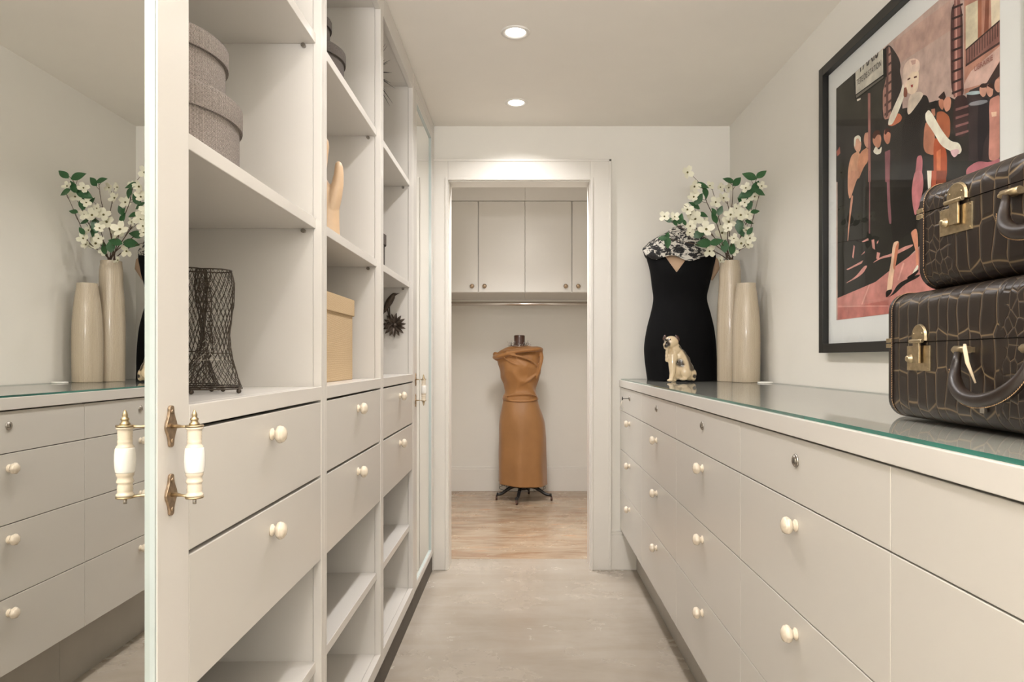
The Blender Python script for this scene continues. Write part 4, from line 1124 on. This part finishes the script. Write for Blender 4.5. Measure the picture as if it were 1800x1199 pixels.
for v in bm.verts:      # pull the cut edge onto the straight lines of the V neck
    if v.is_boundary and v.co.y < ZD and v.co.z > 1.45:
        qx, qy = VX + v.co.x * F / v.co.y, VY - (v.co.z - CAMZ) * F / v.co.y
        if 440 < qy < 480.5 and abs(qx - 1189.4) < 32:
            u = max(0, (479 - qy) / 27.0); tx = 1189.4 + math.copysign(19.5 * u, qx - 1189.4)
            if abs(tx - qx) < 3.5: v.co.x = (tx - VX) * v.co.y / F
dr = add('dress', bm, M['blackcloth'], t, smooth=True)
sd_ = dr.modifiers.new('thick', 'SOLIDIFY'); sd_.thickness = .0016; sd_.offset = 1
# scarf
bm = B()
def scarf_fn(p, a):
    n1 = noise.noise(Vector((p.x * 22, p.y * 22, p.z * 16))) * .012
    p.z += .010 * math.sin(a * 5 + p.z * 30) * (1 if p.z < 1.70 else .3)
    p.x += n1; p.y += n1 * .6; return p
sz = lambda y, l, r, ry: sec_px(y, l, r, ry)
Sc = [sz(456, 1139, 1250, .1015), sz(449, 1132, 1256, .104), sz(440, 1130, 1257, .098), sz(432, 1134, 1252, .088), sz(422, 1146, 1244, .076), sz(412, 1162, 1234, .064), sz(404, 1178, 1226, .05), sz(399, 1190, 1214, .030), sz(397, 1198, 1206, .01)]
def tiltfn(p, a):
    p = scarf_fn(p, a)
    if p.z < 1.66: p.z += -.018 * math.exp(-((p.x - .79) / .05) ** 2) * (1 if p.y < ZD else 0)
    return p
loft(bm, dense(Sc, 5), 96, fn=tiltfn, capb=False)
so = add('scarf', bm, M['scarf'], smooth=True)
md = so.modifiers.new('thick', 'SOLIDIFY'); md.thickness = .003; md.offset = -1
tag(so, 'crumpled black and white printed scarf draped over the black form', 'scarf')

# ================================================================== DOG FIGURINE
t0 = Vector((.709, 3.105, GT))
def dp(x, y, dz=0):  # photo position to point near the dog's plane
    return px(x, y, Z=3.105 + dz)
def blob_mesh(name, blobs, tubes, mat, origin, vox=.0024):
    bm = B()
    for c, r, sc in blobs: ball(bm, c, r, 20, sc=sc)
    for pts, rr in tubes: tube(bm, [Vector(p) for p in pts], rr, 14)
    bmesh.ops.recalc_face_normals(bm, faces=bm.faces[:])
    for v in bm.verts: v.co -= Vector(origin); v.co.z = max(v.co.z, .0004)
    me = bpy.data.meshes.new(name); bm.to_mesh(me); bm.free()
    o = bpy.data.objects.new(name, me); link(o)
    rm = o.modifiers.new('remesh', 'REMESH'); rm.mode = 'VOXEL'; rm.voxel_size = vox
    sm = o.modifiers.new('smooth', 'SMOOTH'); sm.factor = .5; sm.iterations = 7
    dg = bpy.context.evaluated_depsgraph_get(); me2 = bpy.data.meshes.new_from_object(o.evaluated_get(dg))
    o.modifiers.clear(); o.data = me2; me2.materials.clear(); me2.materials.append(mat)
    for p in me2.polygons: p.use_smooth = True
    zm = min(v.co.z for v in me2.vertices)
    for v in me2.vertices: v.co.z -= zm
    o.location = origin; ORG[o] = Vector(origin); return o
one = (1, 1, 1)
blobs = [(dp(1203, 649), .044, (1, .85, 1.05)), (dp(1199, 636), .039, (1, .85, 1.15)), (dp(1194, 625), .034, (1, .9, 1.1)), (dp(1187, 614, -.004), .0295, (1, .95, 1.1)), (dp(1212, 656), .032, (1, 1, .95)),
         (dp(1180, 600, -.010), .0315, (1.05, .95, .92)), (dp(1172, 605, -.028), .0165, (1, 1.1, .95)), (dp(1171, 610, -.026), .0105, (1.1, 1, .7)),
         (dp(1206, 654, -.034), .0230, (1.1, .6, 1.15)), (dp(1201, 664.5, -.040), .0105, (1.8, 1, .75)), (dp(1219, 662, -.014), .0130, (.9, 1, 1.25)),
         (dp(1178, 667, -.036), .0095, (1.6, 1.1, .65)), (dp(1184, 668, .004), .009, (1.5, 1.1, .6)), (dp(1203, 663, 0), .0125, (3.6, 2.2, .7)), (dp(1188, 646, -.008), .024, (1, .8, 1.9))]
for k in range(20):
    a = k * 1.3; blobs.append((dp(1180.5 + 8.5 * math.cos(a), 609 + 1.25 * k, -.020 + .008 * math.sin(a * 2)), .0078, (1, 1, 1.7)))
tubes = [([dp(1182, 622, -.016), dp(1182, 640, -.022), dp(1182, 655, -.028), dp(1180, 666, -.033)], [.021, .018, .013, .0105]),
         ([dp(1187, 628, .008), dp(1187, 645, .008), dp(1188, 666, .004)], [.018, .014, .010])]
dogo = blob_mesh('dog_figurine', blobs, tubes, M['dog'], t0)
tag(dogo, 'glazed cream pottery dog with dark patches sitting before the black form', 'figurine')
me = dogo.data
ca_ = me.color_attributes.new('paint', 'FLOAT_COLOR', 'POINT')
def topx(w): return (VX + w.x * F / w.y, VY - (w.z - CAMZ) * F / w.y)
sp = [(1195, 638, 7.0, .95), (1199, 641, 4.5, .9), (1221, 661.5, 3.4, 1), (1172, 601, 4.4, 1), (1174, 605, 4.4, 1), (1171, 608, 3.4, 1), (1175, 597, 2.2, .9), (1167.5, 597, 2.0, .9), (1186, 587.5, 4.0, .8)]
back = [(1199, 609), (1206, 616), (1212, 625), (1217, 637), (1220, 650)]
for k in range(4):
    for u in range(6): sp.append((back[k][0] + (back[k + 1][0] - back[k][0]) * u / 6 - 2.5, back[k][1] + (back[k + 1][1] - back[k][1]) * u / 6, 3.2 + .5 * k, .9))
cream = Vector(rgb(208, 188, 154)[:3]); dk = Vector((.018, .011, .008))
for i, v in enumerate(me.vertices):
    w = v.co + t0; f = 0; q = topx(w)
    if w.y < 3.125:
        for x, y, r, s_ in sp: f = max(f, s_ * max(0, min(1, 2.2 - 1.7 * math.hypot(q[0] - x, q[1] - y) / r)))
    if math.hypot(q[0] - 1170.5, q[1] - 601.5) < 1.7: f = 0
    ca_.data[i].color = (*cream.lerp(dk, min(1, f)), 1)
for nm, c, sc in (('ear', dp(1190.5, 595, -.020), (.72, .5, 1.25)), ('ear', dp(1168, 593.5, -.020), (.5, .5, 1.05))):
    bm = B(); ball(bm, (0, 0, 0), .0125, 16, sc=sc)
    rotm = Matrix.Rotation(-.35 if c.x > t0.x - .03 else .4, 4, 'Y')
    for v in bm.verts: v.co = rotm @ v.co + c
    add(nm, bm, M['darkwood'], dogo, smooth=True)
for dx in (-4, 4):
    bm = B(); ball(bm, dp(1174 + dx, 596.5, -.035 if dx < 0 else -.037), .0030, 8); add('eye', bm, M['iron'], dogo)
bm = B(); ball(bm, dp(1171.5, 602, -.047), .0042, 10, sc=(1.2, 1, .8)); add('nose', bm, M['iron'], dogo)

# ================================================================== SUITCASES
def rrect(x0, x1, z0, z1, r, n=8):
    pts = []
    for cx, cz, a0 in ((x0 + r, z0 + r, PI), (x1 - r, z0 + r, 1.5 * PI), (x1 - r, z1 - r, 0), (x0 + r, z1 - r, .5 * PI)):
        for k in range(n + 1):
            a = a0 + k * .5 * PI / n; pts.append((cx + r * math.cos(a), cz + r * math.sin(a)))
    return pts
def suitcase(loc, rot, L, Dp, H, seam, r, mat, label, latch_y, handle_y, handle_span, handle_drop, plate_w, tagstr):
    """local frame: x = depth (front face at 0, looking to -x), y = length (0 .. -L, far end at 0), z up"""
    t = thing('suitcase', (0, 0, 0), label, 'suitcase', 'stacked leather suitcases')
    def section(part):
        P = rrect(0, Dp, 0, H, r); out = []
        lo, hi = (0, seam - .0008) if part == 'body' else (seam + .0008, H)
        n = len(P)
        for i in range(n):
            a, b_ = P[i], P[(i + 1) % n]
            ia, ib = lo <= a[1] <= hi, lo <= b_[1] <= hi
            if ia: out.append(a)
            if ia != ib:
                zc_ = hi if (a[1] > hi or b_[1] > hi) else lo; s = (zc_ - a[1]) / (b_[1] - a[1]); out.append((a[0] + (b_[0] - a[0]) * s, zc_))
        return out
    def hull(part, name):
        P = section(part); n = len(P)
        ins = [(.010, 0.0), (.006, -.0015), (.002, -.005), (0, -.011), (0, -.03)] + [(0, -.03 - (L - .06) * k / 8) for k in range(1, 9)] + [(0, -L + .011), (.002, -L + .005), (.006, -L + .0015), (.010, -L)]
        bm = B(); uvl = bm.loops.layers.uv.verify(); rings = []
        cxm, czm = Dp / 2, (min(p[1] for p in P) + max(p[1] for p in P)) / 2
        arc = [0]
        # arc length measured round the front from the bottom
        for k in range(n): arc.append(arc[-1] + math.hypot(P[(k + 1) % n][0] - P[k][0], P[(k + 1) % n][1] - P[k][1]))
        for d, y in ins:
            rings.append([bm.verts.new((p[0] + math.copysign(min(d, abs(cxm - p[0])), cxm - p[0]), y, p[1] + (0 if abs(p[1] - seam) < .002 else math.copysign(d, czm - p[1]) if abs(czm - p[1]) > .04 else 0))) for p in P])
        for i in range(len(rings) - 1):
            for k in range(n):
                kk = (k + 1) % n
                f = bm.faces.new((rings[i][k], rings[i + 1][k], rings[i + 1][kk], rings[i][kk])); f.smooth = True
                def uvv(p):  # unroll front: v = z on the face, continuing over the rounded edges
                    x_, z_ = p
                    if z_ > H - r and x_ < Dp - r: return H - r + (z_ - (H - r)) * .6 + x_ * .9
                    if z_ < r and x_ < Dp - r: return r - ((r - z_) * .6 + x_ * .9)
                    return z_
                for lp, (y, pi) in zip(f.loops, ((ins[i][1], k), (ins[i + 1][1], k), (ins[i + 1][1], kk), (ins[i][1], kk))):
                    lp[uvl].uv = (-y, uvv(P[pi]))
        bm.faces.new(rings[0]); bm.faces.new(rings[-1][::-1])
        bmesh.ops.recalc_face_normals(bm, faces=bm.faces[:])
        return add(name, bm, mat, t, origin=(0, 0, 0), smooth=True, sharp=50)
    hull('body', 'body'); hull('lid', 'lid')
    P = rrect(.004, Dp - .004, .004, H - .004, r - .003)
    for ye in (-.004, -L + .026):  # dark core closing the seam
        pass
    bm = B(); bx(bm, .004, Dp - .004, -L + .012, -.012, seam - .004, seam + .004); add('seam_liner', bm, M['inside'], t, origin=(0, 0, 0))
    for ye, sg in ((-.016, 1), (-L + .016, -1)):
        bm = B(); Q = rrect(-.0016, Dp + .0016, -.0003 + .0003, H + .0014, r + .0014); q2 = rrect(.0008, Dp - .0008, .0010, H - .0008, r - .0005)
        n = len(Q); A_ = [bm.verts.new((p[0], ye - .002 , p[1])) for p in Q]; B_ = [bm.verts.new((p[0], ye + .011 * 1, p[1])) for p in Q] if sg > 0 else [bm.verts.new((p[0], ye - .013, p[1])) for p in Q]
        C_ = [bm.verts.new((p[0], A_[0].co.y, p[1])) for p in q2]; D_ = [bm.verts.new((p[0], B_[0].co.y, p[1])) for p in q2]
        for k in range(n):
            kk = (k + 1) % n
            for a, b_ in ((A_, B_), (B_, D_), (D_, C_), (C_, A_)): bm.faces.new((a[k], a[kk], b_[kk], b_[k]))
        bmesh.ops.recalc_face_normals(bm, faces=bm.faces[:])
        add('edge_binding', bm, M['leather'], t, origin=(0, 0, 0))
        bm = B(); Q = rrect(-.0024, Dp + .0024, .0006, H + .0018, r + .002, 14)
        # walk the outline by arc length and lay stitches
        acc = 0; step = .0042
        for k in range(len(Q)):
            a, b_ = Vector((Q[k][0], 0, Q[k][1])), Vector((Q[(k + 1) % len(Q)][0], 0, Q[(k + 1) % len(Q)][1])); l_ = (b_ - a).length
            s = step - acc
            if l_ < 1e-6: continue
            d = (b_ - a) / l_
            while s < l_:
                c = a + d * s; yy = ye - .0012 * sg
                if c.x < Dp * .6: tube(bm, [c - d * .0014 + Vector((0, yy, 0)), c + d * .0014 + Vector((0, yy + .0007, 0))], .00055, 4)
                s += step
            acc = l_ - (s - step)
        add('stitching', bm, M['thread'], t, origin=(0, 0, 0))
    # brass catch: plate, hasp cap, tongue, button
    for ly in (latch_y, -L - latch_y):
        la = thing('latch', (0, 0, 0), None, None); la.parent = t
        del_ = [k for k in la.keys()]
        z1 = seam - .0065; ph = .042 if plate_w > .05 else .045
        bm = B(); bx(bm, -.0020, .0005, ly - plate_w / 2, ly + plate_w / 2, z1 - ph, z1)
        for sy in (-1, 1):
            for sz_ in (0, 1): lathe(bm, [(0, 0), (.0018, 0), (.0012, .0008), (0, .001)], (-.002, ly + sy * (plate_w / 2 - .004), z1 - .004 - sz_ * (ph - .008)), '-X', 8)
        add('lock_plate', bm, M['brass'], la, origin=(0, 0, 0), bevel=.0005)
        bm = B(); n = 16; hw = plate_w * .30
        pts = [(-hw, -.003), (hw, -.003), (hw, .006)] + [(hw * math.cos(a), .006 + .020 * math.sin(a)) for a in [PI * k / n for k in range(1, n)]] + [(-hw, .006)]
        lo = [bm.verts.new((-.0005, ly - .004 + a, seam + .0045 + b_)) for a, b_ in pts]; hi = [bm.verts.new((-.0045, ly - .004 + a * .92, seam + .0045 + b_ * .94)) for a, b_ in pts]
        bm.faces.new(lo); bm.faces.new(hi[::-1])
        for k in range(len(pts)): bm.faces.new((lo[k], hi[k], hi[(k + 1) % len(pts)], lo[(k + 1) % len(pts)]))
        bmesh.ops.recalc_face_normals(bm, faces=bm.faces[:])
        for sy in (-1, 1): lathe(bm, [(0, 0), (.002, 0), (.0014, .0012), (0, .0015)], (-.0044, ly - .004 + sy * hw * .6, seam + .014), '-X', 8)
        tube(bm, [(-.0075, ly - .004 - hw * .9, seam + .001), (-.0075, ly - .004 + hw * .9, seam + .001)], .0035, 12)
        add('hasp_cap', bm, M['brass'], la, origin=(0, 0, 0), bevel=.0005)
        bm = B(); bx(bm, -.0085, -.0045, ly - .004 - hw * .45, ly - .004 + hw * .45, seam - .036, seam + .002); add('tongue', bm, M['brass'], la, origin=(0, 0, 0), bevel=.001)
        bm = B(); lathe(bm, [(0, 0), (.0075, 0), (.0075, .002), (.0055, .003), (.0055, .007), (.0045, .0085), (0, .0088)], (-.002, ly + plate_w * .30, z1 - .022), '-X', 20)
        bx(bm, -.0026, -.0019, ly + plate_w * .10, ly + plate_w * .13, z1 - .026, z1 - .019); add('button', bm, M['brass'], la, origin=(0, 0, 0))
    # hinge strap on the far end
    bm = B(); bx(bm, -.0030, .012, -.014, .0018, seam + .001, seam + .0085); bx(bm, -.0030, .012, -.014, .0018, seam - .0085, seam - .001); add('corner_clasp', bm, M['brass'], t, origin=(0, 0, 0), bevel=.0005)
    # handle
    hz = seam - .019
    for s in (-1, 1):
        yy = handle_y + s * (handle_span / 2 - .004)
        bm = B(); tube(bm, [(-.010, yy - .016, hz + .004), (-.010, yy + .016, hz + .004)], [.0055, .0065], 14); bx(bm, -.010, .0005, yy - .014, yy + .010, hz, hz + .008)
        ball(bm, (-.010, yy + .021, hz + .004), .0036, 10)
        add('handle_mount', bm, M['brass'], t, origin=(0, 0, 0))
    bm = B(); pts = []; rr = []
    for k in range(25):
        s = k / 24; a = PI * s
        yv = handle_y - math.cos(a) * handle_span / 2
        zv = hz - handle_drop * math.sin(a) ** .75
        pts.append((-.014 - .022 * math.sin(a), yv, zv)); rr.append(.0052 + .0052 * min(1, math.sin(a) * 1.5))
    tube(bm, pts, rr, 16, flat=(1, 1)); add('handle', bm, M['leather'], t, origin=(0, 0, 0), smooth=True)
    bm = B()
    for k in range(56):
        s = .08 + .84 * k / 55; a = PI * s; yv = handle_y - math.cos(a) * handle_span / 2; zv = hz - handle_drop * math.sin(a) ** .75
        nrm = Vector((0, -math.cos(a), -max(.15, math.sin(a)))).normalized()
        c = Vector((-.014 - .022 * math.sin(a) - .003, yv, zv)) + nrm * .0102; tg = Vector((0, math.sin(a), -math.cos(a)))
        tube(bm, [c - tg * .0014, c + tg * .0014], .0006, 4)
    add('stitching', bm, M['thread'], t, origin=(0, 0, 0))
    if tagstr:
        bm = B(); tube(bm, [(-.018, handle_y + handle_span / 2 - .022, hz + .012), (-.023, handle_y + handle_span / 2 - .030, hz + .006), (-.022, handle_y + handle_span / 2 - .034, hz - .015), (-.014, handle_y + handle_span / 2 - .040, hz - .045)], [.002, .003, .0028, .0012], 8, flat=(1, .4)); add('luggage_string', bm, M['string'], t, origin=(0, 0, 0))
        bm = B(); bx(bm, -.006, -.002, handle_y + .028, handle_y + .038, .026, .036); add('metal_tag', bm, M['nickel'], t, origin=(0, 0, 0))
    t.location = loc; t.rotation_euler = (0, 0, rot)
    return t
suitcase((.670, 1.254, GT), 0, .60, .335, .2225, .1335, .032, M['croc_low'], 'larger brown crocodile-leather suitcase, at the bottom of the stack', -.098, -.2985, .150, .068, .066, True)
suitcase((.676, 1.168, GT + .2228), math.radians(3.2), .57, .32, .1765, .1285, .034, M['croc_up'], 'smaller brown crocodile-leather suitcase lying on top of the other', -.094, -.285, .140, .062, .074, False)

# ================================================================== CLOSET: WALL CUPBOARDS, RAIL
Yc = 5.15
for i, (x0, x1, lab) in enumerate(((-.692, .0125, 'white two-door wall cupboard at left above the clothes rail'), (.0125, .72, 'white two-door wall cupboard at right above the clothes rail'))):
    t = thing('wall_cupboard', ((x0 + x1) / 2, YF, 1.622), lab, 'cupboard', 'wall cupboards above the clothes rail')
    box('carcass', x0 + .0005, x1 - .0005, Yc + .020, YF - .0005, 1.622, 2.312, M['paint'], t)
    mid = (x0 + x1) / 2
    for a, b_, kx in ((x0 + .0012, mid - .003, mid - .047), (mid + .003, x1 - .0012, mid + .047)):
        d = box('door', a, b_, Yc, Yc + .0195, 1.624, 2.309, M['paint2'], t)
        bm = B(); lathe(bm, [(0, 0), (.009, 0), (.010, .002), (.006, .004), (.006, .008), (.0155, .012), (.0165, .017), (.011, .022), (0, .024)], (kx, Yc, 1.668), '-Y', 20); add('knob', bm, M['bronze'], d, origin=(kx, Yc, 1.668))
    box('filler_board', x0 + .0005, x1 - .0005, Yc + .006, Yc + .03, 2.3135, 2.4195, M['paint'], t)
bm = B(); tube(bm, [(-.797, 5.44, 1.560), (.847, 5.44, 1.560)], .0165, 24)
t = thing('clothes_rail', (0.02, 5.44, 1.56), 'polished steel clothes rail below the white cupboards', 'rail')
add('pole', bm, M['chrome'], t, smooth=True)
for x, s in ((-.7995, 1), (.8495, -1)):
    bm = B(); tube(bm, [(x, 5.44, 1.560), (x + s * .004, 5.44, 1.560)], .03, 24); add('flange', bm, M['chrome'], t)
# ends of the cupboards run to the side walls
for x0, x1 in ((-.7995, -.6925), (.7205, .8495)):
    o = box('trim_6', x0, x1, Yc + .004, YF - .0005, 1.622, 2.4195, M['paint']); tag(o, 'white filler panel beside the wall cupboards', None, None, 'structure')

# ================================================================== MANNEQUIN IN COPPER DRESS
ZM = 5.45
def mp(x, y, dz=0): return px(x, y, Z=ZM + dz)
def ms(y, l, r, ry, dz=0):
    Z = ZM + dz
    return (CAMZ + (VY - y) * Z / F, ((l + r) / 2 - VX) * Z / F, Z, (r - l) / 2 * Z / F, ry)
t = thing('mannequin', (0, ZM, 0), 'headless mannequin on black iron feet wearing a copper sleeveless dress', 'mannequin')
bm = B(); nk = mp(913, 612)
lathe(bm, [(0, -.02), (.050, -.02), (.046, .01), (.043, .05), (.044, .095), (.040, .102), (0, .104)], (nk.x, ZM, nk.z), 'Z', 32)
add('neck', bm, M['darkwood'], t, smooth=True, sharp=50)
SK = [ms(849, 876, 961, .165), ms(835, 876, 960.5, .163), ms(805, 876, 960, .158), ms(770, 876.5, 959.5, .150), ms(745, 877, 958, .145), ms(728, 879, 953, .135), ms(714, 882, 948, .118), ms(703, 884, 945, .102), ms(698, 885, 944, .098)]
bm = B()
def sk_fn(p, a):
    h = (1.0 - min(1, max(0, (p.z - .12) / .6)))
    k = .006 * math.sin(a * 7 + 1) * h + .004 * noise.noise(Vector((a * 2, p.z * 6, 3)))
    c = Vector((.0, ZM, p.z)); d = (p - c); d.z = 0
    p = p + d.normalized() * k
    if p.z < .14: p.z -= .012 * math.cos(a + .6)
    return p
loft(bm, dense(SK, 6), 96, fn=sk_fn, capb=False, capt=True)
so = add('skirt', bm, M['copper2'], t, smooth=True); md = so.modifiers.new('thick', 'SOLIDIFY'); md.thickness = .003
BD = [ms(703, 882.5, 946.5, .106), ms(699, 883, 947, .110), ms(692, 886, 944.5, .104), ms(684, 886, 943, .098), ms(674, 884.5, 945, .104), ms(664, 881, 948, .116), ms(652, 879, 950, .128), ms(640, 876, 951.5, .128), ms(630, 874, 952, .112), ms(622, 873, 953, .090), ms(616, 878, 951, .070), ms(611, 890, 940, .058), ms(608, 900, 928, .05)]
bm = B()
def bd_fn(p, a):
    v = Vector((p.x * 8, p.y * 8, p.z * 5)); base = noise.noise(v)
    front = 1 if math.sin(a) < .3 else .4
    ph = (p.z - .9) * 34 + p.x * 26 + 3 * base
    w2 = (p.z - .9) * 20 - p.x * 14 + 2.5 * base
    k = (.0050 * (1 - 2 * abs(math.sin(ph * .5))) + .0045 * (1 - 2 * abs(math.sin(w2))) * max(0, noise.noise(v * .7) + .4) + .006 * noise.noise(v * 2.4)) * front
    d = Vector((math.cos(a), math.sin(a), 0)); return p + d * k
bod = B(); loft(bod, dense(BD, 7), 110, fn=bd_fn, capb=True)
# cowl: rolls of cloth wrapped over the shoulders
def cowl(pts, rr, name=''):
    n = 24
    P = [Vector(p) for p in dense([tuple(p) for p in pts], 8)]
    R_ = []; m_ = len(P)
    for k in range(m_): s = k / (m_ - 1) * (len(rr) - 1); i = min(int(s), len(rr) - 2); R_.append((rr[i] + (rr[i + 1] - rr[i]) * (s - i)) * (1 + .03 * math.sin(k * .9)))
    tube(bod, P, R_, 14, flat=(1, .75))
cowl([mp(874, 626, .03), mp(871.5, 628, -.03), mp(880, 626, -.085), mp(900, 620, -.105), mp(925, 616, -.105), mp(945, 614, -.07), mp(952, 615, -.01)], [.020, .027, .024, .022, .022, .026, .018])
cowl([mp(884, 617, .0), mp(892, 618, -.06), mp(908, 616, -.085), mp(928, 613, -.08), mp(948, 613, -.03), mp(951, 617, .03)], [.015, .022, .022, .022, .022, .012])
cowl([mp(950, 618, -.03), mp(952, 628, -.055), mp(950, 640, -.08), mp(947, 654, -.085), mp(942, 668, -.08)], [.018, .018, .016, .012, .004])
cowl([mp(879, 622, -.09), mp(905, 625, -.125), mp(930, 632, -.125), mp(944, 644, -.09)], [.006, .012, .012, .006])
cowl([mp(873, 622, .03), mp(870.5, 622, -.01), mp(872, 630, -.03), mp(876, 634, -.05)], [.014, .02, .018, .006])
cowl([mp(884, 703, -.03), mp(895, 705, -.085), mp(915, 706, -.108), mp(935, 705, -.085), mp(946, 702, -.03)], [.005, .007, .008, .007, .005], 'hem_fold')
cowl([mp(884, 628, -.10), mp(905, 640, -.118), mp(925, 646, -.118)], [.004, .013, .004])
cowl([mp(946, 655, -.075), mp(930, 668, -.098), mp(908, 680, -.092)], [.004, .014, .004])
cowl([mp(886, 697, -.085), mp(905, 694, -.098), mp(930, 693, -.098), mp(944, 697, -.07)], [.004, .012, .012, .004])
bmesh.ops.recalc_face_normals(bod, faces=bod.faces[:])
remeshed('bodice', bod, M['copper'], t, .0045, 14, False)
# wire cage under the hem
bm = B(); zc_ = mp(918, 852).z
for zz, R_ in ((.092, .165), (.122, .150)):
    tube(bm, [(-.008 + R_ * math.cos(a) * 1.12, ZM + R_ * math.sin(a), zz) for a in [2 * PI * k / 48 for k in range(48)]], .0018, 6, closed=True)
for k in range(10):
    a = 2 * PI * k / 10 + .2; tube(bm, [(-.008 + .185 * math.cos(a), ZM + .165 * math.sin(a), .092), (-.008 + .17 * math.cos(a), ZM + .15 * math.sin(a), .30)], .0016, 6)
for k in range(4):
    a = PI / 2 * k; tube(bm, [(-.008, ZM, .122), (-.008 + .168 * math.cos(a), ZM + .15 * math.sin(a), .122)], .0016, 6)
add('wire_cage', bm, M['iron'], t)
bm = B(); tube(bm, [(-.005, ZM, .085), (-.005, ZM, .60)], .014, 16); lathe(bm, [(0, .072), (.034, .076), (.036, .098), (.024, .112), (.015, .14), (.014, .18), (0, .18)], (-.005, ZM, 0), 'Z', 20); add('pole', bm, M['iron'], t)
for (fx, fy) in ((-.213, 5.42), (-.052, 5.235), (.222, 5.39), (.045, 5.665)):
    d = Vector((fx + .005, fy - ZM, 0))
    P = []
    for s, z, in ((0.05, .092), (.2, .106), (.4, .102), (.6, .078), (.8, .050), (.93, .044), (1.0, .046)): P.append(Vector((-.005, ZM, z)) + d * s)
    P = [Vector(p) for p in dense([tuple(p) for p in P], 4)]
    bm = B(); n = len(P); tube(bm, P, [.018 - .008 * (k / (n - 1)) + (.004 if k > n - 4 else 0) for k in range(n)], 12); lg = add('leg', bm, M['iron'], t)
    bm = B(); tube(bm, [(fx, fy, .038), (fx, fy, .022)], .006, 8); tube(bm, [(fx - .008, fy, .0155), (fx + .008, fy, .0155)], .0152, 18); add('caster', bm, M['darkwood'], lg)
# necklace
tk = thing('necklace', (nk.x, ZM, mp(913, 614).z), 'silver twig and bead necklace around the dark neck of the mannequin', 'necklace')
nc = Vector((nk.x, ZM, mp(913, 609).z))
bm = B(); tube(bm, [nc + Vector((.060 * math.cos(a), -.004 + .064 * math.sin(a), .006 * math.sin(a) + .004)) for a in [2 * PI * k / 36 for k in range(36)]], .0018, 6, closed=True)
for k in range(54):
    a = 2 * PI * k / 54; p = nc + Vector((.060 * math.cos(a), -.004 + .064 * math.sin(a), .004))
    q = p + Vector((math.cos(a) * random.uniform(.0, .045), math.sin(a) * random.uniform(.0, .02), random.uniform(-.004, .045 if abs(math.cos(a)) > .5 else .02)))
    tube(bm, [p, q], .0009, 4)
add('twig_chain', bm, M['silver'], tk)
random.seed(11)
bm = B()
for k in range(60):
    a = 2 * PI * k / 60; ball(bm, nc + Vector(((.06 + random.uniform(0, .03)) * math.cos(a), (.064 + random.uniform(0, .015)) * math.sin(a) - .004, random.uniform(.0, .03))), .0034, 6)
o = add('bead', bm, M['silver'], tk); o['kind'] = 'stuff'
